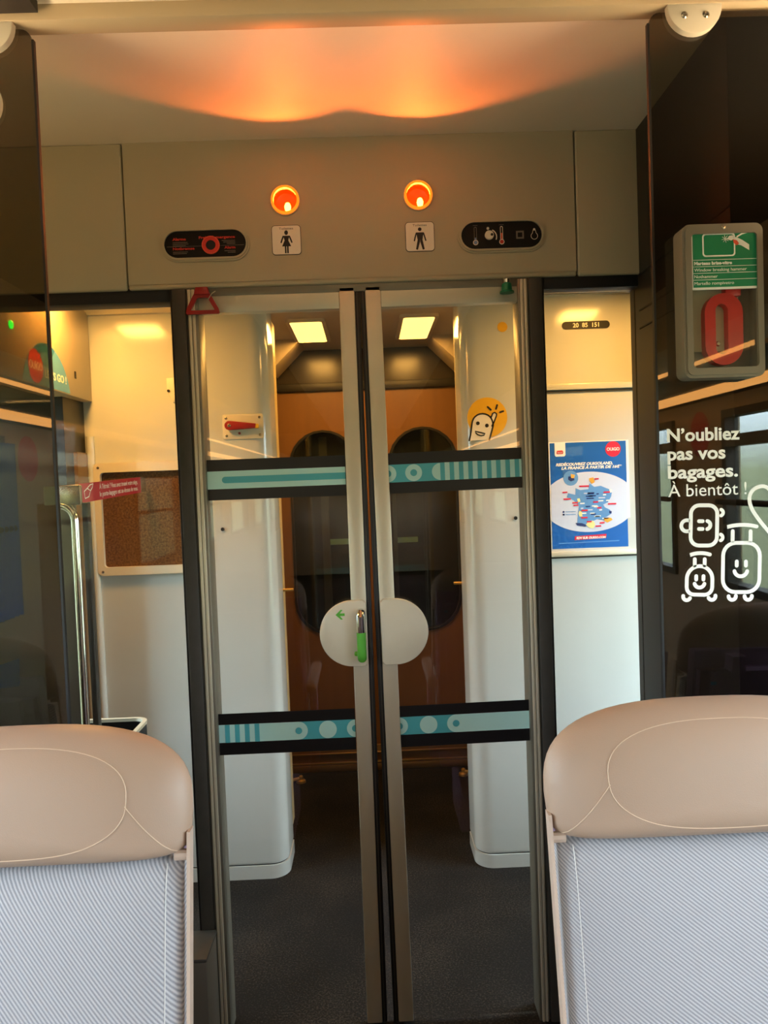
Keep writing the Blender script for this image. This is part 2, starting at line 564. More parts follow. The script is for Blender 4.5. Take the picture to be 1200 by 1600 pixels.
    def build(self, name, parent=None, angle=35, origin=None):
        me = bpy.data.meshes.new(name)
        off = Vector((0, 0, 0))
        if parent is not None:
            off = Vector(parent.get('_org', (0, 0, 0)))
        elif origin is not None:
            off = Vector(origin)
        me.from_pydata([tuple(Vector(p)-off) for p in self.v], [], self.f)
        for k in self.mats:
            me.materials.append(M[k])
        for i, p in enumerate(me.polygons):
            p.material_index = self.m[i]
            p.use_smooth = True
        me.validate()
        b = bmesh.new(); b.from_mesh(me)
        bmesh.ops.recalc_face_normals(b, faces=b.faces[:])
        b.to_mesh(me); b.free()
        me.set_sharp_from_angle(angle=radians(angle))
        o = bpy.data.objects.new(name, me)
        COL.objects.link(o)
        if parent is not None:
            o.parent = parent
            o['_org'] = tuple(off)
            ALLORG.append(o)
        elif origin is not None:
            o.location = origin
            o['_org'] = tuple(origin)
            ALLORG.append(o)
        return o

ALLORG = []

def tag(o, label=None, cat=None, group=None, kind=None):
    if label: o['label'] = label
    if cat: o['category'] = cat
    if group: o['group'] = group
    if kind: o['kind'] = kind
    return o

def thing(name, label, cat, loc, group=None):
    o = bpy.data.objects.new(name, None)
    o.empty_display_size = 0.05
    o.location = loc
    o['_org'] = tuple(loc)
    ALLORG.append(o)
    COL.objects.link(o)
    return tag(o, label, cat, group)

def struct_root(name, loc):
    o = bpy.data.objects.new(name, None)
    o.empty_display_size = 0.05
    o.location = loc
    o['_org'] = tuple(loc)
    ALLORG.append(o)
    COL.objects.link(o)
    o['kind'] = 'structure'
    return o

def struct(name, mb, parent=None):
    o = mb.build(name, parent)
    if parent is None:
        o['kind'] = 'structure'
    return o

def kids(o):
    return [c for c in bpy.data.objects if c.parent == o]

def copy_tree(o, parent=None, skip=()):
    c = o.copy()
    COL.objects.link(c)
    c.parent = parent
    for ch in kids(o):
        if ch.name.split('.')[0] in skip:
            continue
        copy_tree(ch, c, skip)
    return c

# 2D outlines
def circle(cx, cy, r, n=28, ry=None):
    ry = r if ry is None else ry
    return [(cx+r*cos(2*pi*k/n), cy+ry*sin(2*pi*k/n)) for k in range(n)]
def arc(cx, cy, r, a0, a1, n=12, ry=None):
    ry = r if ry is None else ry
    return [(cx+r*cos(radians(a0+(a1-a0)*k/n)), cy+ry*sin(radians(a0+(a1-a0)*k/n))) for k in range(n+1)]
def rect(x0, x1, y0, y1):
    return [(x0, y0), (x1, y0), (x1, y1), (x0, y1)]
def rrect(x0, x1, y0, y1, r, n=6):
    p = []
    for (cx, cy, a) in ((x1-r, y0+r, -90), (x1-r, y1-r, 0), (x0+r, y1-r, 90), (x0+r, y0+r, 180)):
        p += arc(cx, cy, r, a, a+90, n)
    return p
def bez(p0, p1, p2, n=10):
    return [tuple(((1-t)**2*p0[i]+2*(1-t)*t*p1[i]+t*t*p2[i]) for i in (0, 1)) for t in [k/n for k in range(n+1)]]

FR = plane_front

# ================================================================== STRUCTURE
CEIL = 2.338
# floor
struct('floor', MB().box(-1.5, 1.5, -8.6, 4.0, -0.06, 0.0, 'carpet'))
# cabin ceiling with the lowered seam batten above the glass screens
struct('ceiling', MB().box(-1.5, 1.5, -8.6, 2.06, CEIL, CEIL+0.05, 'ceiling'))
struct('trim_1', MB().box(-1.46, 1.46, 1.432, 1.482, 2.309, CEIL+0.004, 'trim_beige', 0.006))
# unseen dark panels added over the racks so the screens mirror a dark ceiling
for (tn, sx) in (('trim_7', -1), ('trim_8', 1)):
    a, b = sorted((sx*0.56, sx*1.42))
    struct(tn, MB().box(a, b, -8.5, 1.425, 2.318, CEIL+0.002, 'cove'))
# vestibule ceiling
struct('ceiling_vestibule', MB().box(-1.5, 1.5, 2.065, 4.0, 2.13, 2.18, 'white_ceiling'))
# header across the front of the cabin: a wide middle panel and two narrow ones
hw = struct_root('wall_front', (0, 2.0, 1.965))
LAMPS = ((-0.184, 2.182), (0.156, 2.184))
HOLE = 0.0315
for (x0, x1) in ((-1.46, -0.596), (0.563, 0.736)):
    MB().box(x0, x1, 1.998, 2.05, 1.968, CEIL, 'header', 0.006, 3).build('header_panel', hw)
mb = MB()
T = 0.045
xs = [-0.592, LAMPS[0][0]-T, LAMPS[0][0]+T, LAMPS[1][0]-T, LAMPS[1][0]+T, 0.559]
for k in (0, 2, 4):
    mb.box(xs[k], xs[k+1], 1.998, 2.05, 1.980, CEIL, 'header')
for (lx, lz) in LAMPS:
    mb.box(lx-T, lx+T, 1.998, 2.05, 1.980, lz-T, 'header')
    mb.box(lx-T, lx+T, 1.998, 2.05, lz+T, CEIL, 'header')
    inn, out = [], []
    for k in range(48):
        a = 2*pi*(k+0.5)/48
        m_ = T/max(abs(cos(a)), abs(sin(a)))
        out.append((lx+m_*cos(a), lz+m_*sin(a)))
        inn.append((lx+HOLE*cos(a), lz+HOLE*sin(a)))
    for k in range(4):
        a = pi/4+k*pi/2
        n_ = int(round((a/(2*pi))*48-0.5))
        out[n_ % 48] = (lx+math.copysign(T, cos(a)), lz+math.copysign(T, sin(a)))
    mb.ring(out, inn, 0.0, 0.052, 'header', plane_front(0, 2.05, 0))
mb.box(-0.592, 0.559, 1.998, 2.05, 1.968, 1.986, 'header', 0.005, 3)
mb.build('header_panel', hw)
MB().box(-1.46, 0.73, 2.053, 2.075, 1.972, CEIL-0.002, 'black').build('backing', hw)
# dark seal bars above the fixed side panes and the door track
MB().box(-1.46, -0.482, 2.006, 2.07, 1.938, 1.975, 'black', 0.003).build('seal_bar', hw)
MB().box(0.466, 0.722, 2.006, 2.07, 1.938, 1.975, 'black', 0.003).build('seal_bar', hw)
MB().box(-0.482, 0.466, 2.004, 2.012, 1.948, 1.972, 'alu_dark', 0.002).build('door_track', hw)
MB().box(-0.482, 0.466, 2.060, 2.075, 1.962, 1.975, 'alu_dark', 0.002).build('door_track', hw)

# cabin side walls with two windows each; the wall runs on beside the vestibule
def side_wall(name, s):
    mb = MB()
    x0, x1 = (1.42, 1.48) if s > 0 else (-1.48, -1.42)
    holes = sorted([(a, b, WIN_Z[0], WIN_Z[1]) for (a, b) in WIN_Y] + [DOOR_WIN])
    y = -8.6
    for (a, b, za, zb) in holes:
        mb.box(x0, x1, y, a, 0, CEIL, 'cabin_wall')
        mb.box(x0, x1, a, b, 0, za, 'cabin_wall')
        mb.box(x0, x1, a, b, zb, CEIL, 'cabin_wall')
        y = b
    mb.box(x0, x1, y, 4.0, 0, CEIL, 'cabin_wall')
    return struct(name, mb)
side_wall('wall_left', -1)
side_wall('wall_right', 1)
struct('wall_back', MB().box(-1.5, 1.5, -8.62, -8.56, 0, CEIL, 'cabin_wall'))
nwin = 0
for s in (-1, 1):
    for (a, b) in WIN_Y:
        nwin += 1
        w = struct_root('window_%d' % nwin, (s*1.44, (a+b)/2, WIN_Z[0]))
        fr = MB()
        xa, xb = sorted((s*1.405, s*1.46))
        t = 0.03
        fr.box(xa, xb, a, a+t, WIN_Z[0], WIN_Z[1], 'rubber_grey')
        fr.box(xa, xb, b-t, b, WIN_Z[0], WIN_Z[1], 'rubber_grey')
        fr.box(xa, xb, a+t, b-t, WIN_Z[0], WIN_Z[0]+t, 'rubber_grey')
        fr.box(xa, xb, a+t, b-t, WIN_Z[1]-t, WIN_Z[1], 'rubber_grey')
        fr.box(xa, xb, a+t, b-t, 1.545, 1.590, 'rack')
        fr.build('frame', w)
        MB().box(s*1.44-0.003, s*1.44+0.003, a+t, b-t, WIN_Z[0]+t, WIN_Z[1]-t, 'window_glass').build('pane', w)
        MB().tube([(s*1.385, a, 1.33), (s*1.385, b, 1.33)], 0.012, 'rubber').build('rail', w)

for (wi, sx) in ((13, 1), (16, -1)):
    w = struct_root('window_%d' % wi, (sx*1.44, 2.45, DOOR_WIN[2]))
    fr = MB()
    ya, yb = (-DOOR_WIN[1], -DOOR_WIN[0]) if sx > 0 else DOOR_WIN[:2]
    fr.ring(rrect(ya, yb, DOOR_WIN[2], DOOR_WIN[3], 0.02), rrect(ya+0.03, yb-0.03, DOOR_WIN[2]+0.03, DOOR_WIN[3]-0.03, 0.02), -0.04, 0.015, 'rubber_grey', plane_left(1.42, 0, 0) if sx > 0 else plane_right(-1.42, 0, 0))
    fr.build('frame', w)
    MB().box(sx*1.44-0.003, sx*1.44+0.003, DOOR_WIN[0]+0.02, DOOR_WIN[1]-0.02, DOOR_WIN[2]+0.02, DOOR_WIN[3]-0.02, 'window_glass').build('pane', w)

# white lockers that form the vestibule's side fronts (rounded inner corners)
def locker_front(name, s, x_in, x_out):
    root = struct_root(name, (s*(abs(x_in)+abs(x_out))/2, 2.86, 0))
    r = 0.065
    def outline(grow=0.0):
        pts = [(x_out, 2.82-grow)]
        cx, cy = x_in-s*r, 2.82+r
        for k in range(9):
            a = pi/2*k/8
            pts.append((cx+s*(r+grow)*sin(a), cy-(r+grow)*cos(a)))
        pts += [(x_in+s*grow, 3.02), (x_out, 3.02)]
        return pts
    Z = Matrix.Identity(4)
    mb = MB()
    mb.prism(outline(), 0.055, 2.128, 'white', Z)
    mb.prism(outline(0.0018), 0.060, 1.292, 'white', Z)
    mb.build('panel', root, 40)
    mb = MB()
    mb.prism(outline(0.004), 0.0, 0.05, 'white', Z)
    mb.prism(outline(-0.004), 0.048, 0.058, 'black', Z)
    mb.build('plinth', root, 40)
    return root
# the inner corners stand at x = -0.355 and 0.358
def lf(name, s, x_in, x_out):
    return locker_front(name, s, x_in, x_out)
loc_l = lf('wall_front_left', 1, -0.352, -1.42)
loc_r = lf('wall_front_right', -1, 0.356, 1.42)
# vertical joints and the lower access panels of the lockers
for (root, sx) in ((loc_l, -1), (loc_r, 1)):
    jx = sx*0.574
    MB().box(jx-0.0015, jx+0.0015, 2.8185, 2.824, 0.06, 2.10, 'rubber_grey').build('joint', root)
    MB().lathe([(0.007, 0), (0.007, 0.002), (0.004, 0.0025), (0.004, 0.0015)], 'black', FR(sx*0.537, 2.8165, 1.306), 12).build('hole', root)
# horizontal rails on the right locker: a shelf-like joint above the poster and another below it
MB().box(0.612, 1.02, 2.808, 2.824, 1.768, 1.79, 'white', 0.003).build('rail', loc_r)
MB().box(0.612, 1.02, 2.8165, 2.822, 1.758, 1.767, 'rubber_grey').build('joint', loc_r)
MB().box(0.612, 1.02, 2.806, 2.824, 1.157, 1.176, 'plate', 0.003).build('rail', loc_r)
MB().box(0.612, 1.02, 2.8165, 2.822, 1.150, 1.157, 'rubber_grey').build('joint', loc_r)
# trim at the top of the fronts
MB().box(-1.42, -0.62, 2.80, 2.824, 2.094, 2.129, 'plate', 0.002).build('cornice', loc_l)
MB().box(0.64, 1.42, 2.80, 2.824, 2.112, 2.129, 'plate', 0.002).build('cornice', loc_r)
# right end of the visible right front: dark return
struct('trim_6', MB().box(0.990, 1.013, 2.74, 2.822, 1.79, 2.1, 'closet'))
# left of the white front: rounded white edge post, brown edge, recess wall darkened for shade
struct('trim_2', MB().tube([(-0.999, 2.812, 0.0), (-0.999, 2.812, 1.66)], 0.014, 'white', 16))  # top cut short to stand for the overhead locker's shadow
struct('trim_3', MB().box(-1.019, -1.006, 2.70, 2.795, 0, 1.60, 'edge_brown'))  # stops low as well, leaving the shadowed part above dark
struct('wall_vestibule_left', MB().box(-1.05, -1.02, 2.63, 2.83, 0, 1.79, 'recess').box(-1.42, -1.05, 2.80, 2.83, 0, 1.79, 'recess'))

# dark closet at the right between the smoked screen and the doors
cl = MB()
cl.box(0.722, 1.42, 1.50, 2.075, 0.0, CEIL-0.001, 'closet', 0.003)
cl.box(0.7195, 0.724, 1.502, 2.0, 1.872, 1.876, 'black')
cl.box(0.7195, 0.724, 1.502, 2.0, 1.826, 1.830, 'black')
cl.box(0.7195, 0.724, 1.502, 2.0, 1.962, 1.966, 'black')
struct('wall_closet_right', cl)

# far wall of the vestibule: taupe band, ledge, two brown doors
fw = struct_root('wall_far', (0.03, 3.9, 0))
MB().box(-1.42, 1.42, 3.88, 3.93, 1.965, 2.13, 'taupe_far').build('upper_panel', fw)
MB().box(-1.42, 1.42, 3.865, 3.93, 1.925, 1.965, 'dark', 0.004).build('ledge', fw)
MB().box(-1.42, 1.42, 3.95, 3.99, 0, 2.13, 'closet').build('backing', fw)
st = MB()
st.box(-1.0, 1.0, 3.855, 3.90, 0.0, 0.035, 'bronze', 0.004)
st.box(-1.0, 1.0, 3.868, 3.90, 0.035, 0.125, 'bronze', 0.003)
st.box(-1.0, 1.0, 3.858, 3.87, 0.038, 0.046, 'brass', 0.002)
st.box(-1.0, 1.0, 3.858, 3.87, 0.088, 0.094, 'brass', 0.002)
st.build('kick_plate', fw)
for x in (-0.375, 0.425):
    MB().lathe([(0.008, 0), (0.008, 0.003), (0.005, 0.004)], 'black', FR(x, 3.88, 2.045), 10).build('screw', fw)
def capsule(cx, hw_, z0, z1, n=12):
    r = hw_
    return arc(cx, z1-r, r, 0, 180, n) + arc(cx, z0+r, r, 180, 360, n)
def far_door(name, x0, x1, cx, hw_):
    root = struct_root(name, ((x0+x1)/2, 3.9, 0.12))
    pts = capsule(cx, hw_, 0.70, 1.728)
    P = FR(0, 3.885, 0)
    # door leaf with the capsule opening: strips between the opening and the edge
    outer = []
    zt, zb = 1.925, 0.125
    for (px, pz) in pts:
        dx, dz = px-cx, pz-1.2
        k = min(((x1-cx) if dx > 0 else (cx-x0))/max(abs(dx), 1e-6), ((zt-1.2) if dz > 0 else (1.2-zb))/max(abs(dz), 1e-6))
        outer.append((cx+dx*k, 1.2+dz*k))
    mb = MB()
    mb.ring(outer, pts, -0.03, 0.0, 'farwood', P)
    for (qx, qz) in ((x0, zb), (x1, zb), (x0, zt), (x1, zt)):
        near = sorted(outer, key=lambda o: (o[0]-qx)**2+(o[1]-qz)**2)
        a = min((o for o in outer if abs(o[0]-qx) < 1e-5), key=lambda o: abs(o[1]-qz), default=near[0])
        b = min((o for o in outer if abs(o[1]-qz) < 1e-5), key=lambda o: abs(o[0]-qx), default=near[1])
        mb.prism([a, (qx, qz), b], -0.03, 0.0, 'farwood', P)
    leaf = mb.build('leaf', root, 20)
    g = MB(); inn = [(cx+(p[0]-cx)*0.95, 1.214+(p[1]-1.214)*0.985) for p in pts]
    g.ring([(cx+(p[0]-cx)*1.02, 1.214+(p[1]-1.214)*1.006) for p in pts], inn, -0.03, 0.006, 'rubber', P)
    g.build('window_seal', root)
    g = MB(); g.prism([(cx+(p[0]-cx)*0.97, 1.214+(p[1]-1.214)*0.99) for p in pts], -0.018, -0.012, 'far_glass', P)
    g.build('window_pane', root)
    return root
far_door('door_3', -0.60, 0.028, -0.221, 0.168)
far_door('door_4', 0.032, 0.68, 0.281, 0.172)
# what shows through the far panes: the dark next car and the pale teal bands on its doors
nb = MB()
nb.box(-0.215, -0.045, 3.940, 3.949, 1.147, 1.176, 'teal_light')
nb.box(0.035, 0.245, 3.940, 3.949, 1.145, 1.172, 'teal_light')
nb.box(-0.245, -0.205, 3.938, 3.949, 0.72, 1.7, 'rack')
nb.box(0.10, 0.14, 3.938, 3.949, 0.72, 1.7, 'rack')
nb.build('next_car_doors', fw)
# sloped corner pieces under the vestibule ceiling
for s in (-1, 1):
    tri = [(s*0.30+0.012, 2.13), (s*0.44+0.012, 2.13), (s*0.44+0.012, 1.99)]
    MB().prism(tri, -0.26, 0.0, 'white_ceiling', FR(0, 3.58, 0)).build('corner_wedge', fw)

# ================================================================== GLAZED PARTITION
# fixed side panes in line with the doors
g1 = struct_root('window_14', (-0.96, 2.04, 0))
MB().box(-1.42, -0.484, 2.034, 2.042, 0.02, 1.93, 'clear').build('pane', g1)
g2 = struct_root('window_15', (0.595, 2.04, 0))
MB().box(0.468, 0.722, 2.034, 2.042, 0.02, 1.935, 'clear').build('pane', g2)

# door jambs: worn dark seal outside, ribbed aluminium channel inside
def jamb(name, xo, xi):
    root = struct_root(name, ((xo+xi)/2, 2.03, 0))
    s = 1 if xi > xo else -1
    a, b = sorted((xo, xo+s*0.034))
    MB().box(a, b, 1.988, 2.07, 0, 1.966, 'rubber_grey', 0.004).build('worn_seal', root)
    a, b = sorted((xo-s*0.006, xo+s*0.002))
    MB().box(a, b, 1.994, 2.07, 0, 1.966, 'rubber', 0.002).build('seal', root)
    a, b = sorted((xo+s*0.034, xi))
    c = MB()
    c.box(a, b, 1.997, 2.07, 0, 1.966, 'alu_dark', 0.003)
    for k in (0.30, 0.62):
        cx = xo+s*(0.034+(abs(xi-xo)-0.034)*k)
        c.box(cx-0.004, cx+0.004, 1.992, 2.0, 0, 1.964, 'alu', 0.002)
    c.build('channel', root)
    return root
jamb('trim_4', -0.482, -0.418)
jamb('trim_5', 0.466, 0.404)

# ------------------------------------------------ sliding glass doors
def half_disc(xf, s, zc, r):
    """flat edge at xf, round side towards s"""
    c = xf + s*0.037
    cor = 0.008
    pts = [(xf, zc-r+cor), (xf+s*cor, zc-r)]
    a = [(c+s*r*sin(pi*k/24), zc-r*cos(pi*k/24)) for k in range(25)]
    pts += a + [(xf+s*cor, zc+r), (xf, zc+r-cor)]
    return pts if s < 0 else pts

def leaf(name, s, x_meet, x_far):
    """s=-1 left leaf, +1 right leaf; x_meet: outer edge of the meeting stile"""
    root = struct_root(name, (x_meet, 2.02, 0.0))
    xs = x_meet + s*0.040
    a, b = sorted((x_meet, xs))
    MB().box(a, b, 2.004, 2.036, 0.012, 1.960, 'alu', 0.0025).build('stile', root)
    a, b = sorted((xs, x_far))
    MB().box(a, b, 2.0055, 2.036, 1.906, 1.959, 'alu', 0.002).build('top_rail', root)
    a, b = sorted((x_far-s*0.004, x_far+s*0.03))
    MB().box(a, b, 2.012, 2.03, 0.012, 1.959, 'alu', 0.002).build('stile', root)
    a, b = sorted((x_meet, x_meet-s*0.0135))
    sl = MB()
    sl.box(a, b, 2.006, 2.034, 0.012, 1.963, 'rubber', 0.003)
    m1 = x_meet-s*0.006
    sl.box(m1-0.0012, m1+0.0012, 2.0045, 2.008, 0.012, 1.96, 'rubber_grey')
    sl.build('edge_seal', root)
    a, b = sorted((xs-s*0.002, x_far))
    MB().box(a, b, 2.016, 2.024, 0.006, 1.910, 'clear').build('pane', root)
    return root

def band(root, x0, x1, zs, pieces):
    """zs: four heights (black / teal / black); pieces: callables drawing on the film"""
    mb = MB()
    P = FR(0, 2.0155, 0)
    z0, z1, z2, z3 = zs
    mb.sheet(rect(x0, x1, z0, z1), 0.0, 'band_black', P)
    mb.sheet(rect(x0, x1, z2, z3), 0.0, 'band_black', P)
    pieces(mb, P, x0, x1, z1, z2)
    return mb.build('safety_band', root)

UP = (1.423, 1.452, 1.4985, 1.5285)
LO = (0.750, 0.783, 0.8305, 0.860)
XL0, XL1 = -0.424, -0.0585
XR0, XR1 = 0.0555, 0.416

door_l = leaf('door_1', -1, -0.0165, -0.424)
door_r = leaf('door_2', 1, 0.0175, 0.416)

def up_left(mb, P, x0, x1, z1, z2):
    mb.sheet(rect(x0, x1, z1, z2), 0.0, 'teal_light', P)
    zc, h = (z1+z2)/2, 0.0085
    mb.sheet([(x1, zc-h)] + [(x1, zc+h)] + arc(-0.372, zc, h, 90, 270, 8), 0.0006, 'teal', P)
def lo_left(mb, P, x0, x1, z1, z2):
    mb.sheet(rect(x0, x1, z1, z2), 0.0, 'teal', P)
    zc, r = (z1+z2)/2, (z2-z1)/2
    xe = -0.208
    mb.sheet([(x0+0.002, z1), (xe, z1)] + arc(xe, zc, r, -90, 90, 14) + [(x0+0.002, z2)], 0.0006, 'teal_light', P)
    for x in (-0.402, -0.376, -0.350, -0.324):
        mb.sheet(rect(x, x+0.0125, z1, z2), 0.0012, 'teal', P)
    mb.sheet(circle(xe, zc, 0.009, 18), 0.0012, 'teal', P)
    mb.sheet(circle(-0.131, zc, r*0.98, 28), 0.0006, 'teal_light', P)
    mb.sheet([(x1, z1+0.001)] + [(x1, z2-0.001)] + arc(x1+0.001, zc, r*0.98, 95, 265, 14), 0.0006, 'teal_light', P)
    mb.sheet(arc(x1, zc, 0.009, 90, 270, 10), 0.0012, 'teal', P)
def up_right(mb, P, x0, x1, z1, z2):
    mb.sheet(rect(x0, x1, z1, z2), 0.0, 'teal', P)
    zc, r = (z1+z2)/2, (z2-z1)/2
    mb.sheet(arc(x0, zc, r*0.95, -90, 90, 14), 0.0006, 'teal_light', P)
    mb.sheet(arc(x0, zc, 0.009, -90, 90, 10), 0.0012, 'teal', P)
    mb.sheet(circle(0.123, zc, r*0.95, 28), 0.0006, 'teal_light', P)
    mb.sheet(circle(0.123, zc, 0.009, 18), 0.0012, 'teal', P)
    xh = 0.198
    mb.sheet(arc(xh-0.005, zc, r*0.95, 90, 270, 14), 0.0006, 'teal_light', P)
    for k in range(9):
        x = xh+0.007+k*0.0245
        if x+0.013 < x1:
            mb.sheet(rect(x, x+0.0125, z1, z2), 0.0006, 'teal_light', P)
def lo_right(mb, P, x0, x1, z1, z2):
    mb.sheet(rect(x0, x1, z1, z2), 0.0, 'teal', P)
    zc, r = (z1+z2)/2, (z2-z1)/2
    mb.sheet(arc(x0, zc, r*0.95, -90, 90, 14), 0.0006, 'teal_light', P)
    mb.sheet(arc(x0, zc, 0.009, -90, 90, 10), 0.0012, 'teal', P)
    mb.sheet(circle(0.133, zc, r*0.98, 28), 0.0006, 'teal_light', P)
    mb.sheet([(x1, z1), (x1, z2)] + arc(0.206, zc, r, 90, 270, 14), 0.0006, 'teal_light', P)
    mb.sheet(circle(0.206, zc, 0.009, 18), 0.0012, 'teal', P)
band(door_l, XL0, XL1, UP, up_left)
band(door_l, XL0, XL1, LO, lo_left)
band(door_r, XR0, XR1, UP, up_right)
band(door_r, XR0, XR1, LO, lo_right)

# half-round pull plates
P = FR(0, 2.004, 0)
pl = MB().prism(half_disc(-0.0175, -1, 1.063, 0.0865), 0, 0.012, 'plate', P, bev=0.003).build('pull_plate', door_l)
ar = MB()
ar.sheet([(-0.098, 1.114), (-0.084, 1.127), (-0.079, 1.1265), (-0.0865, 1.1175), (-0.074, 1.1175), (-0.074, 1.1105), (-0.0865, 1.1105), (-0.079, 1.1015), (-0.084, 1.101)], 0.0128, 'arrow', P)
ar.build('arrow', pl)
hb = MB()
hx, hy = -0.0325, 1.966
hb.tube([(hx, 1.992, 1.118), (hx, 1.975, 1.1175), (hx, hy, 1.110), (hx, hy, 1.075), (hx, hy, 1.07)], 0.0115, 'chrome', 16)
hb.build('handle', pl)
hb = MB()
hb.tube([(hx, hy, 1.0705), (hx, hy, 1.02), (hx, hy, 1.0095), (hx, hy+0.004, 1.003), (hx, 1.992, 1.0)], 0.0118, 'arrow', 16)
hb.tube([(hx-0.009, 1.972, 1.014), (hx-0.017, 1.976, 1.014)], 0.006, 'arrow', 10)
hb.build('green_sleeve', pl)
pr = MB().prism(half_disc(0.0185, 1, 1.063, 0.0865), 0, 0.012, 'plate', P, bev=0.003).build('pull_plate', door_r)
# the right leaf hangs slightly out of plumb
PHI = -0.0085
pv = Vector((0.0175, 2.02, 1.15))
door_r.rotation_euler = (0, PHI, 0)
off = Matrix.Rotation(PHI, 4, 'Y') @ (Vector((0.0175, 2.02, 0.0))-pv)
door_r.location = pv + off

# ================================================================== SEATS
TILT = 0.20
def seat_y(z):
    return (z-1.05)*TILT

def headrest_outline(n=64):
    pts = []
    for k in range(n):
        a = 2*pi*k/n
        c, s_ = cos(a), sin(a)
        if s_ >= 0:      # domed top
            p = 2.75
            x = 0.239*math.copysign(abs(c)**(2/p), c)
            z = 0.117*abs(s_)**(2/p)
        else:            # flatter bottom with tighter corners
            p = 9.0
            x = 0.239*math.copysign(abs(c)**(2/p), c)
            z = -0.057*abs(s_)**(2/p)
            x *= 1.0-0.03*(abs(z)/0.057)**2
        pts.append((x, z))
    return pts
HR = headrest_outline()
HZ = 1.013
def hr_depth(x, z, df=0.055):
    """how far the headrest bulges forward at (x, z)"""
    if abs(x) < 1e-9 and abs(z) < 1e-9:
        return df
    a = math.atan2(z, x)
    best = 0
    n = len(HR)
    for i in range(n):
        p, q = HR[i], HR[(i+1) % n]
        den = cos(a)*(q[1]-p[1])-sin(a)*(q[0]-p[0])
        if abs(den) < 1e-12:
            continue
        t = (p[0]*(q[1]-p[1])-p[1]*(q[0]-p[0]))/den
        u = ((p[0]*sin(a)-p[1]*cos(a))/den)
        if t > 0 and -1e-6 <= u <= 1+1e-6:
            best = max(best, t)
    r = min(1.0, sqrt(x*x+z*z)/max(best, 1e-6))
    return df*sqrt(max(0.0, 1-r**3.4))

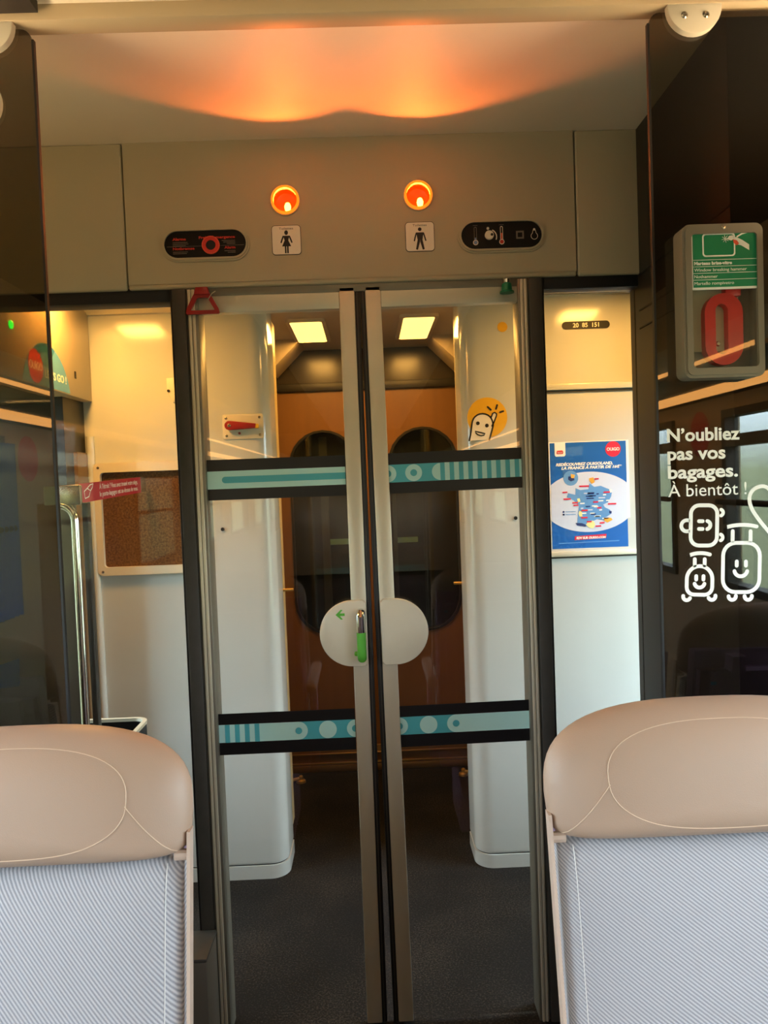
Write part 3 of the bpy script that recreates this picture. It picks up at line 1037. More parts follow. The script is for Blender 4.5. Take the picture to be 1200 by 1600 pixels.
def make_seat(fabric, label):
    root = thing('train_seat', label, 'seat', (0, 1.06, 0), 'seats facing the camera in front of the glass doors')
    Y0 = 1.06
    ty = lambda z: Y0 + seat_y(z)
    # headrest
    mb = MB()
    n = len(HR); verts = []; faces = []
    rings = [0.0, 0.2, 0.4, 0.55, 0.68, 0.79, 0.87, 0.93, 0.97, 0.992, 1.0]
    prof = [(r, -0.058*sqrt(max(0, 1-r**3.4))) for r in rings] + [(r, 0.045*sqrt(max(0, 1-r**4))) for r in rings[::-1][1:]]
    for (r, dy) in prof:
        for (x, z) in HR:
            zz = HZ+z*r
            verts.append((x*r, ty(zz)+dy, zz))
    m_ = len(prof)
    for i in range(m_-1):
        for k in range(n):
            l = (k+1) % n
            faces.append((i*n+k, i*n+l, (i+1)*n+l, (i+1)*n+k))
    mb.add(verts, faces, 'leather')
    hr = mb.build('headrest', root, 60)
    st = MB()
    EX, EZ, EC = 0.161, 0.067, 0.032
    ell = []
    for k in range(72):
        a = 2*pi*k/72
        x = EX*math.copysign(abs(cos(a))**(2/2.5), cos(a)); z = EC+EZ*math.copysign(abs(sin(a))**(2/2.5), sin(a))
        ell.append((x, ty(HZ+z)-hr_depth(x, z, 0.058)-0.0002, HZ+z))
    st.tube(ell, 0.0007, 'stitch', 6, closed=True)
    st.build('seam', hr)
    for s in (-1, 1):
        st = MB()
        ln = []
        for k in range(13):
            t = k/12
            x = s*(0.1592+(0.226-0.1592)*t); z = 0.024+(-0.051-0.024)*t-0.004*sin(pi*t)
            ln.append((x, ty(HZ+z)-hr_depth(x, z, 0.058)-0.0002, HZ+z))
        st.tube(ln, 0.0007, 'stitch', 6)
        st.build('seam', hr)
    # fabric back cushion
    mb = MB()
    W = 0.226
    nx, nz = 28, 30
    z0, z1 = 0.47, 0.956
    verts = []; faces = []
    def cy(u, v):
        eu = 1-abs(u)**5; ev = 1-abs(2*v-1)**10
        return -0.038*max(0, eu)**0.5*max(0, ev)**0.5 - 0.010*(1-u*u)*sin(pi*min(1, v*1.0))
    for j in range(nz+1):
        v = 0.5-0.5*cos(pi*j/nz)
        for i in range(nx+1):
            u = -cos(pi*i/nx)
            z = z0+(z1-z0)*v - (0.010*abs(u)**8 if v > 0.9 else 0)
            verts.append((W*u, ty(z)+cy(u, v), z))
    for j in range(nz):
        for i in range(nx):
            a = j*(nx+1)+i
            faces.append((a, a+1, a+nx+2, a+nx+1))
    o = len(verts)
    verts += [(v[0], ty(v[2])+0.03, v[2]) for v in verts]
    q = nx+1
    for j in range(nz):
        for i in range(nx):
            a = o+j*q+i
            faces.append((a, a+q, a+q+1, a+1))
    bd = [i for i in range(nx)] + [j*q+nx for j in range(nz)] + [nz*q+i for i in range(nx, 0, -1)] + [j*q for j in range(nz, 0, -1)]
    for i in range(len(bd)):
        a, b = bd[i], bd[(i+1) % len(bd)]
        faces.append((b, a, o+a, o+b))
    mb.add(verts, faces, fabric)
    bc = mb.build('back_cushion', root, 60)
    for s in (-1, 1):
        st = MB()
        ln = []
        for k in range(40):
            v = 0.03+0.955*k/39
            u = s*0.915
            z = z0+(z1-z0)*v
            ln.append((W*u, ty(z)+cy(u, v)-0.0004, z))
        st.tube(ln, 0.0008, 'thread', 5)
        st.build('seam', bc)
    # hard shell with pale edge strips
    mb = MB()
    def slab(x0, x1, za, zb, ya, yb, key, n_=8):
        vv = []; ff = []
        for k in range(n_+1):
            z = za+(zb-za)*k/n_
            for (x, y) in ((x0, ya), (x1, ya), (x1, yb), (x0, yb)):
                vv.append((x, ty(z)+y, z))
        for k in range(n_):
            for i in range(4):
                j = (i+1) % 4
                ff.append((k*4+i, k*4+j, (k+1)*4+j, (k+1)*4+i))
        ff.append((3, 2, 1, 0)); ff.append(tuple(n_*4+i for i in range(4)))
        mb.add(vv, ff, key)
    slab(-0.222, 0.222, 0.36, 1.03, 0.028, 0.062, 'shell')
    slab(-0.214, 0.214, 0.40, 0.985, 0.062, 0.082, 'shell')
    sh = mb.build('back_shell', root)
    for s in (-1, 1):
        mb = MB()
        slab(s*0.2340, s*0.2385, 0.40, 0.99, -0.020, 0.0, 'rim')
        mb.tube([(s*0.236, ty(0.96)-0.010, 0.958), (s*0.216, ty(0.96)-0.010, 0.958)], 0.0075, 'rim', 10)
        mb.build('side_strip', root)
    # folding table on the back with its latch
    mb = MB()
    slab(-0.19, 0.19, 0.68, 0.985, 0.083, 0.100, 'shell')
    tb = mb.build('tray_table', root)
    mb = MB()
    slab(-0.150, -0.118, 0.978, 1.022, 0.064, 0.104, 'shell', 2)
    mb.build('latch', tb)
    mb = MB()
    slab(-0.196, -0.184, 0.955, 0.962, 0.1, 0.102, 'cyan', 1)
    mb.build('tag', tb)
    # seat cushion, arms, pedestal
    MB().box(-0.226, 0.226, 0.50, 0.985, 0.36, 0.475, fabric, 0.035, 4).build('seat_cushion', root)
    MB().box(-0.22, 0.22, 0.52, 0.99, 0.30, 0.362, 'shell', 0.015).build('seat_pan', root)
    for s in (-1, 1):
        am = MB()
        am.box(s*0.238-0.024, s*0.238+0.024, 0.62, 1.02, 0.63, 0.672, 'leather', 0.02, 4)
        arm = am.build('armrest', root)
        MB().box(s*0.242-0.015, s*0.242+0.015, 0.88, 0.95, 0.33, 0.632, 'shell', 0.006).build('support', arm)
    MB().box(-0.14, 0.14, 0.62, 0.92, 0.0, 0.302, 'shell', 0.01).build('pedestal', root)
    return root

seat_r = make_seat('fabric', 'grey ribbed seat with taupe leather headrest at the right of the aisle')
seat_l = make_seat('fabric_steep', 'grey ribbed seat with taupe leather headrest at the left of the aisle')
seat_ro = copy_tree(seat_r, None, ('armrest',))
tag(seat_ro, 'window seat beyond the right aisle seat, its dark back mirrored in the lettered smoked screen')
seat_lo = copy_tree(seat_l, None, ('armrest',))
tag(seat_lo, 'window seat beyond the left aisle seat, its dark back mirrored in the smoked screen')
seat_r.location.x = 0.467
seat_l.location.x = -0.497
seat_ro.location.x = 0.974
seat_lo.location.x = -1.004

# blue things that show in the left smoked screen
bcl = thing('blue_cloth', 'small blue cloth on the left window seat back, mirrored in the smoked screen', 'cloth', (-0.85, 1.15, 1.03))
b = MB()
NX = 10
vv = []; ff = []
for (dy) in (0.0, 0.006):
    for j in range(5):
        for i in range(NX+1):
            u = i/NX; v = j/4
            x = -0.93+0.13*u
            z = 1.028+v*(0.035+0.025*u)-0.012*(1-u)
            vv.append((x, 1.167+dy+0.004*sin(9*u+3*v), z))
n1 = 5*(NX+1)
for j in range(4):
    for i in range(NX):
        a = j*(NX+1)+i
        ff.append((a, a+1, a+NX+2, a+NX+1)); ff.append((n1+a, n1+a+NX+1, n1+a+NX+2, n1+a+1))
bd = [i for i in range(NX)] + [j*(NX+1)+NX for j in range(4)] + [4*(NX+1)+i for i in range(NX, 0, -1)] + [j*(NX+1) for j in range(4, 0, -1)]
for i in range(len(bd)):
    a, c = bd[i], bd[(i+1) % len(bd)]
    ff.append((a, c, n1+c, n1+a))
b.add(vv, ff, 'blue_plastic')
b.build('fold', bcl)
cu = thing('curtain', 'blue curtain gathered beside the left front window, mirrored in the smoked screen', 'curtain', (-1.40, -0.03, 1.0))
b = MB()
prof = [(-0.16+0.02*k, 0.012*(1 if k % 2 else -1)) for k in range(15)]
pa = [(-1.388+d_, y) for (y, d_) in prof]
b.prism([(x+0.004, y) for (x, y) in pa] + [(x-0.004, y) for (x, y) in pa[::-1]], 0.99, 1.66, 'blue_plastic', Matrix.Identity(4))
b.build('drape', cu)

# ================================================================== SMOKED SCREENS
scr_l = thing('glass_screen', 'unlettered smoked glass screen hanging at the left edge, behind the left seat', 'glass screen', (-0.99, 1.453, 0.0), 'smoked glass screens behind the seats')
def screen_outline(x0, x1, s):
    r = 0.02
    if s < 0:
        return [(x0, 0.03), (x1, 0.03), (x1, 2.304-r)] + arc(x1-r, 2.304-r, r, 0, 90, 5) + [(x0, 2.304)]
    return [(x0, 0.03), (x1, 0.03), (x1, 2.304), (x0+r, 2.304)] + arc(x0+r, 2.304-r, r, 90, 180, 5)
P145 = FR(0, 1.457, 0)
MB().prism(screen_outline(-1.41, -0.584, -1), 0, 0.008, 'smoked', P145).build('pane', scr_l)
MB().box(-0.5842, -0.5800, 1.4485, 1.4575, 0.03, 2.285, 'rubber').build('edge_strip', scr_l)
scr_r = thing('glass_screen', 'smoked glass screen at the right with white lettering and smiling suitcase drawings', 'glass screen', (0.98, 1.453, 0.0), 'smoked glass screens behind the seats')
MB().prism(screen_outline(0.5535, 1.41, 1), 0, 0.008, 'smoked', P145).build('pane', scr_r)
MB().box(0.5495, 0.5537, 1.4485, 1.4575, 0.03, 2.285, 'rubber').build('edge_strip', scr_r)
# feet carrying the screens
for (scr, xs_) in ((scr_l, (-1.2, -0.7)), (scr_r, (0.68, 1.2))):
    for x in xs_:
        MB().box(x-0.03, x+0.03, 1.44, 1.466, 0.0, 0.06, 'steel', 0.004).build('foot', scr)

# lettering and suitcase drawings on the right screen
PL = FR(0, 1.4488, 0)
lt = MB()
k0 = 0.0
lt.text("N\u2019oubliez", 0.034, 0.5685, 1.5095, 0, 'white_ink', PL, bold=0.0009, width=0.139, depth=0.0003)
lt.text("pas vos", 0.034, 0.5685, 1.4745, 0, 'white_ink', PL, bold=0.0009, width=0.111)
lt.text("bagages.", 0.034, 0.5685, 1.4395, 0, 'white_ink', PL, bold=0.0009, width=0.134)
lt.text("\u00c0 bient\u00f4t !", 0.034, 0.5685, 1.4045, 0, 'white_ink', PL, width=0.150)
lt.build('lettering', scr_r)
# drawing grid: pixels of a 5.16x enlarged pencil sketch, upright
GX, GZ, GS = 0.5505, 1.5565, 4306.0
_c, _s = cos(radians(2.2)), sin(radians(2.2))
def G(x, y):
    return (GX+(x*_c-y*_s)/GS, GZ-(x*_s+y*_c)/GS)
def GP(pts):
    return [G(*p) for p in pts]
LW = 31/GS
dr = MB()
def gs(pts, closed=False, w=LW):
    dr.stroke(GP(pts), w, 0, 'white_ink', PL, closed=closed)
def g_arc(cx, cy, r, a0, a1, n=14, ry=None):
    return [(cx+r*cos(radians(a)), cy+(ry or r)*sin(radians(a))) for a in [a0+(a1-a0)*k/n for k in range(n+1)]]
def g_rr(x0, x1, y0, y1, r):
    p = []
    for (cx, cy, a) in ((x1-r, y0+r, -90), (x1-r, y1-r, 0), (x0+r, y1-r, 90), (x0+r, y0+r, 180)):
        p += g_arc(cx, cy, r, a, a+90, 6)
    return p
# upper suitcase lying on its side
gs(g_rr(290, 508, 718, 1048, 70), True)
gs([(358, 848), (388, 848)]); gs([(358, 912), (388, 912)])
gs(g_arc(418, 880, 34, -75, 75))
gs(g_arc(258, 886, 46, 75, 285), w=30/GS)
for yy in (778, 982):
    gs(g_arc(530, yy, 26, -70, 70), w=28/GS)
# small rounded suitcase
gs([(288, 1126)] + bez((288, 1126), (370, 1096), (452, 1122), 8))
gs([(328, 1160), (328, 1212)]); gs([(410, 1160), (410, 1212)])
gs(g_arc(370, 1325, 106, 180, 360, 18, 108) + g_arc(412, 1390, 64, 0, 90, 6) + g_arc(326, 1390, 62, 90, 180, 6), True)
gs([(342, 1300), (342, 1328)]); gs([(402, 1300), (402, 1328)])
gs(g_arc(370, 1352, 42, 15, 165))
gs(g_arc(266, 1468, 30, 25, 190)); gs(g_arc(474, 1466, 30, -10, 155))
# large suitcase
gs([(592, 896)] + bez((592, 896), (715, 862), (836, 892), 10))
gs([(638, 930), (638, 1010)]); gs([(786, 930), (786, 1010)])
gs(g_rr(562, 866, 1026, 1432, 105), True)
gs([(676, 1180), (676, 1214)]); gs([(752, 1180), (752, 1214)])
gs(g_arc(711, 1248, 54, 12, 168))
gs(g_arc(643, 1466, 30, -5, 180)); gs(g_arc(776, 1466, 30, -5, 180))
# heart-shaped strap rising at the right edge
gs([(1010, 1010)] + bez((1010, 1010), (870, 870), (800, 760), 10) + bez((800, 760), (735, 640), (815, 580), 10) + bez((815, 580), (920, 520), (975, 650), 10) + bez((975, 650), (1030, 520), (1135, 580), 10) + bez((1135, 580), (1215, 640), (1150, 760), 10) + bez((1150, 760), (1080, 870), (1010, 1010), 10))
dr.build('suitcase_drawing', scr_r)

# ceiling clamps holding the screens
def clamp(label, x, z, full=False):
    root = thing('glass_clamp', label, 'clamp', (x, 1.44, z), 'round clamps of the glass screens')
    Pc = FR(0, 1.4485, 0)
    r = 0.051
    if full:
        MB().prism(circle(x, z, r, 32), 0, 0.012, 'plate', Pc, bev=0.003).build('disc', root)
        scr = ((x-0.02, z), (x+0.02, z))
    else:
        MB().prism([(x+r, z)] + [(x-r, z)] + arc(x, z-0.004, r, 180, 360, 18), 0, 0.014, 'plate', Pc, bev=0.003).build('disc', root)
        scr = ((x-0.02, z-0.022), (x+0.02, z-0.022))
    for (sx, sz) in scr:
        MB().lathe([(0.0065, 0.012), (0.0065, 0.0145), (0.004, 0.0165), (0.002, 0.0155)], 'steel', FR(sx, 1.4485, sz), 14).build('screw', root)
    return root
clamp('half-round cream clamp with two screws at the top of the lettered screen', 0.634, 2.312)
clamp('cream clamp under the ceiling at the top left corner of the picture', -0.662, 2.312)
clamp('round cream disc on the left screen below the ceiling clamp', -0.692, 2.170, True)

# ------------------------------------------------ window-breaking hammer box
hx0, hx1, hz0, hz1 = 0.589, 0.738, 1.622, 1.901
hb_ = thing('hammer_box', 'grey-brown emergency hammer box with green sign on the lettered screen', 'hammer box', ((hx0+hx1)/2, 1.43, hz0))
Pb = FR(0, 1.4488, 0)
fr = MB()
out_ = rrect(hx0, hx1, hz0, hz1, 0.014, 6)
inn_ = rrect(hx0+0.016, hx1-0.012, hz0+0.018, hz1-0.018, 0.007, 6)
fr.ring(out_, inn_, 0, 0.040, 'hammer_case', Pb)
fr.ring(rrect(hx0+0.005, hx1-0.004, hz0+0.005, hz1-0.004, 0.012, 6), inn_, 0.040, 0.043, 'hammer_case', Pb)
fr.build('frame', hb_)
bp_ = MB().prism(rrect(hx0+0.004, hx1-0.004, hz0+0.004, hz1-0.004, 0.01, 4), 0.001, 0.008, 'hammer_case', Pb).build('back_plate', hb_)
MB().box(hx0+0.018, hx1-0.034, 1.436, 1.441, hz0+0.052, hz0+0.172, 'beige', 0.001).build('card', bp_)
def stadium(cx, cz, hw_, hh, n=12):
    return arc(cx, cz+hh-hw_, hw_, 0, 180, n) + arc(cx, cz-hh+hw_, hw_, 180, 360, n)
ham = thing('emergency_hammer', 'red loop handle of the hammer inside the grey-brown box', 'hammer', (0.668, 1.432, 1.65))
hm = MB()
hm.ring(stadium(0.668, 1.712, 0.0355, 0.066), stadium(0.664, 1.712, 0.0115, 0.046), 0.010, 0.030, 'red', Pb)
hm.build('handle', ham)
MB().lathe([(0.006, 0.008), (0.006, 0.012), (0.003, 0.015)], 'chrome', FR(0.664, 1.4488, 1.688), 14).build('rivet', ham)
MB().box(0.672, 0.702, 1.420, 1.4385, 1.772, 1.79, 'red', 0.003).build('head', ham)
MB().prism(rrect(hx0+0.016, hx1-0.012, hz0+0.018, 1.787, 0.007, 4), 0.034, 0.0355, 'clear', Pb).build('cover', hb_)
sg = MB()
sx0, sx1, sz0, sz1 = 0.606, 0.7295, 1.783, 1.887
sg.prism(rect(sx0, sx1, sz0, sz1), 0.036, 0.0385, 'white_ink', Pb)
sg.sheet(rect(sx0+0.003, sx1-0.003, sz0+0.004, sz1-0.001), 0.0391, 'sign_green', Pb)
d_ = 0.0397
sg.ring(rrect(0.6265, 0.687, 1.842, 1.884, 0.006, 5), rrect(0.629, 0.6845, 1.8445, 1.8815, 0.0045, 5), 0.0391, d_, 'white_ink', Pb)
for zz in (1.8365, 1.8245, 1.8125, 1.8005):
    sg.sheet(rect(sx0+0.003, sx1-0.003, zz-0.0004, zz+0.0004), d_, 'white_ink', Pb)
sg.text('Marteau brise-vitre', 0.008, 0.6105, 1.8278, d_, 'white_ink', Pb, bold=0.00035, width=0.070)
sg.text('Window breaking hammer', 0.008, 0.6105, 1.8158, d_, 'white_ink', Pb, width=0.097)
sg.text('Nothammer', 0.008, 0.6105, 1.8038, d_, 'white_ink', Pb, width=0.043)
sg.text('Martello rompivetro', 0.008, 0.6105, 1.7915, d_, 'white_ink', Pb, width=0.073)
# drawing: burst, hammer hand and arm
cx, cz = 0.6690, 1.8735
for k in range(8):
    a = 2*pi*k/8+0.2
    sg.stroke([(cx+0.001*cos(a), cz+0.001*sin(a)), (cx+0.0065*cos(a), cz+0.0065*sin(a))], 0.0008, d_, 'white_ink', Pb)
sg.sheet([(0.672, 1.873), (0.676, 1.8785), (0.682, 1.8795), (0.686, 1.8765), (0.684, 1.8725), (0.680, 1.870)], d_+0.0003, 'white_ink', Pb)
sg.sheet([(0.6835, 1.8765), (0.690, 1.8755), (0.700, 1.8705), (0.7125, 1.862), (0.7125, 1.852), (0.698, 1.861), (0.690, 1.863), (0.6845, 1.868)], d_+0.0003, 'white_ink', Pb)
sg.stroke([(0.691, 1.877), (0.700, 1.882), (0.710, 1.8845)], 0.0026, d_, 'white_ink', Pb)
sg.sheet([(0.683, 1.872), (0.690, 1.870), (0.694, 1.864), (0.689, 1.861), (0.684, 1.866)], d_+0.0006, 'orange_ink', Pb)
sg.build('sign', hb_)
MB().lathe([(0.004, 0.041), (0.004, 0.044), (0.002, 0.045)], 'steel', FR(0.664, 1.4488, 1.894), 10).build('screw', hb_)

# ================================================================== HEADER FITTINGS
def indicator(label, x, z):
    root = thing('indicator_lamp', label, 'lamp', (x, 1.99, z), 'orange indicator lamps on the header')
    F_ = FR(x, 1.9985, z)
    MB().ring(circle(0, 0, 0.0385, 32), circle(0, 0, 0.0355, 32), 0.0, 0.004, 'header', F_).build('collar', root)
    o_ = circle(0, 0, 0.0360, 32); i_ = circle(0, 0, 0.0300, 32)
    MB().ring(o_, i_, 0.002, 0.010, 'lens_rim', F_).build('lens_rim', root)
    cup = MB()
    prof = [(0.0305, 0.004), (0.0300, -0.012), (0.0270, -0.024), (0.018, -0.030), (0.001, -0.032)]
    vv = []; ff = []
    for (r_, d_) in prof:
        for k in range(32):
            vv.append((r_*cos(2*pi*k/32), r_*sin(2*pi*k/32), d_))
    for q in range(len(prof)-1):
        for k in range(32):
            l = (k+1) % 32
            ff.append((q*32+k, q*32+l, (q+1)*32+l, (q+1)*32+k))
    cup.add(vv, ff, 'lens_bowl', F_)
    cup.build('bowl', root)
    MB().tube([(x+0.005, 2.006, z-0.0255), (x+0.005, 2.005, z-0.022), (x+0.005, 2.004, z-0.014), (x+0.005, 2.006, z-0.006), (x+0.005, 2.008, z-0.003)], [0.003, 0.0068, 0.0085, 0.006, 0.002], 'bulb', 14).build('bulb', root)
    return root
for (lab, x, z) in (('round orange indicator lamp lit above the ladies toilet sign', -0.184, 2.182), ('round orange indicator lamp lit above the gentlemen toilet sign', 0.156, 2.184)):
    indicator(lab, x, z)
    spot('indicator_light', (x, 2.010, z), (0, -1, 0), ORANGE_W, (1.0, 0.18, 0.03), radians(150), 0.05, 0.003)

def toilet_sign(label, x, z, lady):
    root = thing('toilet_sign', label, 'sign', (x, 1.995, z), 'toilet signs on the header')
    F_ = FR(x, 1.9985, z)
    b = MB()
    b.prism(rrect(-0.0375, 0.0375, -0.0375, 0.0375, 0.009), 0, 0.002, 'black_ink', F_)
    b.sheet(rrect(-0.0362, 0.0362, -0.0362, 0.0362, 0.008), 0.0026, 'sign_white', F_)
    b.build('plate', root)
    f = MB()
    d = 0.0032
    f.text('Toilettes', 0.0075, 0.0, 0.0265, d, 'grey_ink', F_, align='CENTER', width=0.036)
    K = 'black_ink'
    if lady:
        f.sheet(circle(0, 0.0185, 0.0047, 16, 0.0058), d, K, F_)
        f.sheet([(-0.008, 0.0105), (0.008, 0.0105), (0.0046, -0.001), (0.0115, -0.016), (-0.0115, -0.016), (-0.0046, -0.001)], d, K, F_)
        for s in (-1, 1):
            f.stroke([(s*0.008, 0.0088), (s*0.0115, 0.000), (s*0.0135, -0.006)], 0.0036, d+0.0002, K, F_)
            f.sheet(rect(min(s*0.001, s*0.0047), max(s*0.001, s*0.0047), -0.0335, -0.0155), d, K, F_)
    else:
        f.sheet(circle(0, 0.0185, 0.0047, 16), d, K, F_)
        f.sheet([(-0.0095, 0.0105), (0.0095, 0.0105), (0.0062, -0.008), (-0.0062, -0.008)], d, K, F_)
        for s in (-1, 1):
            f.stroke([(s*0.0093, 0.0085), (s*0.0125, -0.002), (s*0.0145, -0.010)], 0.0034, d+0.0002, K, F_)
            f.sheet([(s*0.0002, -0.007), (s*0.0062, -0.0078), (s*0.0112, -0.032), (s*0.0062, -0.0335), (s*0.0002, -0.0125)], d, K, F_)
    f.build('pictogram', root)
    return root
toilet_sign('small white sign with a woman pictogram below the left orange lamp', -0.185, 2.082, True)
toilet_sign('small white sign with a man pictogram below the right orange lamp', 0.157, 2.080, False)

def pill(cx, cz, hw_, hh, n=14):
    return arc(cx+hw_-hh, cz, hh, -90, 90, n) + arc(cx-hw_+hh, cz, hh, 90, 270, n)
def recess(root, cx, cz, hw_, hh):
    F_ = FR(0, 1.9985, 0)
    b = MB()
    b.ring(pill(cx, cz, hw_+0.010, hh+0.010), pill(cx, cz, hw_+0.005, hh+0.005), 0, 0.004, 'header', F_)
    b.ring(pill(cx, cz, hw_+0.0052, hh+0.0052), pill(cx, cz, hw_, hh), 0, 0.007, 'header', F_)
    b.build('bezel', root, 60)
    MB().prism(pill(cx, cz, hw_+0.0004, hh+0.0004), 0, 0.0012, 'black_gloss', F_).build('face', root)
    return F_
al = thing('alarm_panel', 'pill-shaped black alarm panel with red ring on the left of the header', 'panel', (-0.392, 1.99, 2.078))
cx, cz = -0.392, 2.078
F_ = recess(al, cx, cz, 0.104, 0.034)
t_ = MB(); d = 0.0020
t_.text('Alarme', 0.009, cx-0.083, cz+0.0115, d, 'red_ink', F_, bold=0.0003, width=0.034)
t_.text("Frein d'emergence", 0.009, cx+0.076, cz+0.014, d, 'red_ink', F_, align='RIGHT', bold=0.0003, width=0.092)
t_.text('Notbremse', 0.009, cx-0.083, cz-0.0125, d, 'red_ink', F_, bold=0.0003, width=0.055)
t_.text('Alarm', 0.009, cx+0.076, cz-0.0125, d, 'red_ink', F_, align='RIGHT', bold=0.0003, width=0.028)
for (x0, x1, zz) in ((-0.083, -0.045, 0.006), (-0.083, -0.043, 0.002), (-0.083, -0.050, -0.002), (0.042, 0.076, 0.008), (0.046, 0.076, 0.004), (0.054, 0.076, 0.000), (-0.083, -0.045, -0.018), (-0.083, -0.048, -0.022), (0.048, 0.076, -0.018), (0.056, 0.076, -0.022)):
    t_.sheet(rect(cx+x0, cx+x1, cz+zz-0.0007, cz+zz+0.0007), d, 'grey_ink', F_)
t_.sheet(rect(cx-0.098, cx+0.098, cz-0.0045, cz-0.0037), d-0.0002, 'grey_ink', F_)
t_.build('lettering', al)
rg = MB()
rg.ring(circle(cx+0.014, cz-0.003, 0.0215, 28), circle(cx+0.014, cz-0.003, 0.0125, 28), 0.001, 0.005, 'red_ink', F_)
rg.ring(circle(cx+0.014, cz-0.003, 0.0228, 28), circle(cx+0.014, cz-0.003, 0.0210, 28), 0.001, 0.0055, 'orange_ink', F_)
rg.prism(circle(cx+0.014, cz-0.003, 0.0126, 20), 0.001, 0.0025, 'black', F_)
rg.build('key_ring', al)
cp = thing('climate_panel', 'pill-shaped black control panel with thermometers and bulb symbols on the right of the header', 'panel', (0.367, 1.99, 2.077))
cx, cz = 0.367, 2.077
F_ = recess(cp, cx, cz, 0.104, 0.034)
def thermometer(mb, x, col, bulb):
    mb.ring(stadium(x, cz+0.003, 0.0036, 0.0205), stadium(x, cz+0.003, 0.0022, 0.0188), d-0.0006, d, 'grey_ink' if bulb == 'blue_ink' else 'sign_white', F_)
    mb.sheet(rect(x-0.002, x+0.002, cz-0.014, cz+(0.006 if col == 'orange_ink' else -0.004)), d-0.0001, col, F_)
    mb.sheet(circle(x, cz-0.0165, 0.0068, 18), d+0.0004, 'sign_white', F_)
    mb.sheet(circle(x, cz-0.0165, 0.0050, 18), d+0.0008, bulb, F_)
for (x, c1, c2) in ((-0.067, 'blue_ink', 'blue_ink'), (0.0005, 'orange_ink', 'red_ink')):
    t_ = MB()
    thermometer(t_, cx+x, c1, c2)
    t_.sheet(rect(cx+x-0.006, cx+x+0.006, cz+0.0265, cz+0.0275), d, 'grey_ink', F_)
    t_.build('thermometer_symbol', cp)
t_ = MB()
t_.stroke(arc(cx-0.0315, cz-0.003, 0.019, 62, -20, 10), 0.0026, d, 'sign_white', F_)
t_.build('dial_arc', cp)
t_ = MB()
t_.ring(rect(cx+0.038, cx+0.058, cz-0.010, cz+0.010), rect(cx+0.042, cx+0.054, cz-0.006, cz+0.006), d-0.0006, d, 'grey_ink', F_)
t_.build('switch_symbol', cp)
t_ = MB()
t_.stroke(arc(cx+0.0850, cz-0.004, 0.0085, 125, 415, 18) + [(cx+0.0880, cz+0.011), (cx+0.0820, cz+0.011)], 0.0012, d, 'sign_white', F_, closed=True)
t_.sheet(circle(cx+0.085, cz+0.0125, 0.003, 12), d+0.0004, 'sign_white', F_)
t_.build('bulb_symbol', cp)
kn = MB()
kn.lathe([(0.0115, 0.001), (0.0115, 0.006), (0.009, 0.008)], 'sign_white', FR(cx-0.0315, 1.9985, cz+0.001), 22)
kn.lathe([(0.0034, 0.001), (0.0034, 0.003)], 'sign_white', FR(cx-0.0345, 1.9985, cz+0.0185), 12)
kn.lathe([(0.0036, 0.0081), (0.0036, 0.0086)], 'black_ink', FR(cx-0.0255, 1.9985, cz+0.001), 12)
kn.build('knob', cp)

# red triangular pull and green seal hanging from the header edge
tr = thing('pull_handle', 'dark red triangular emergency pull hanging at the top left of the doors', 'pull handle', (-0.404, 1.98, 1.96))
b = MB()
TP = FR(0, 1.990, 0)
outp = [(-0.4465, 1.9015), (-0.4440, 1.8985), (-0.3645, 1.8985), (-0.3615, 1.9015), (-0.3635, 1.912), (-0.381, 1.945), (-0.387, 1.955), (-0.420, 1.955), (-0.427, 1.945), (-0.4445, 1.912)]
innp = [(-0.434, 1.9085), (-0.433, 1.9080), (-0.3745, 1.9080), (-0.3735, 1.9085), (-0.375, 1.912), (-0.389, 1.9375), (-0.393, 1.940), (-0.414, 1.940), (-0.418, 1.9375), (-0.4325, 1.912)]
b.ring(outp, innp, 0, 0.008, 'red_dark', TP)
b.build('loop', tr)
MB().prism([(-0.424, 1.947), (-0.384, 1.947), (-0.389, 1.966), (-0.419, 1.966)], -0.004, 0.012, 'red_dark', TP, bev=0.002).build('mount', tr)
MB().tube([(-0.388, 1.981, 1.935), (-0.378, 1.980, 1.949), (-0.369, 1.982, 1.955)], 0.0012, 'beige', 6).build('tie', tr)
gr = thing('green_seal', 'small green plastic seal hanging from the header at the top right of the doors', 'seal', (0.375, 1.985, 1.963))
Fz = Matrix.Translation((0.375, 1.988, 0))
MB().lathe([(0.0185, 1.9275), (0.0185, 1.931), (0.0135, 1.934), (0.0125, 1.950), (0.009, 1.953)], 'green', Fz, 20).build('cap', gr)
MB().lathe([(0.010, 1.953), (0.010, 1.962), (0.006, 1.966)], 'chrome', Fz, 16).build('pin', gr)

# ================================================================== ON THE LOCKER FRONTS
YF = 2.8195
PW = FR(0, YF, 0)
po = thing('poster', 'blue advertising poster with a map of France on the right locker front', 'poster', (0.812, 2.815, 1.178))
b = MB()
px0, px1, pz0, pz1 = 0.6665, 0.9605, 1.1775, 1.5775
W_, H_ = px1-px0, pz1-pz0
def U(u, v):
    return (px0+0.004+(W_-0.012)*u, pz1-0.002-(H_-0.010)*v)
def UP_(pts):
    return [U(*p) for p in pts]
b.prism(rect(px0-0.003, px1+0.002, pz0-0.002, pz1+0.001), 0, 0.001, 'white_ink', PW)
L1, L2, L3, L4 = 0.0016, 0.0022, 0.0028, 0.0034
b.sheet(UP_([(0, 0), (1, 0), (1, 1), (0, 1)]), L1, 'poster_blue', PW)
ov = [(0.5+0.62*cos(a), 0.565+0.285*sin(a)) for a in [2*pi*k/60 for k in range(60)]]
ovc = []
for (u, v) in ov:
    ovc.append((min(1.0, max(0.0, u)), v if 0 <= u <= 1 else 0.565+(v-0.565)*(0.5/abs(u-0.5))))
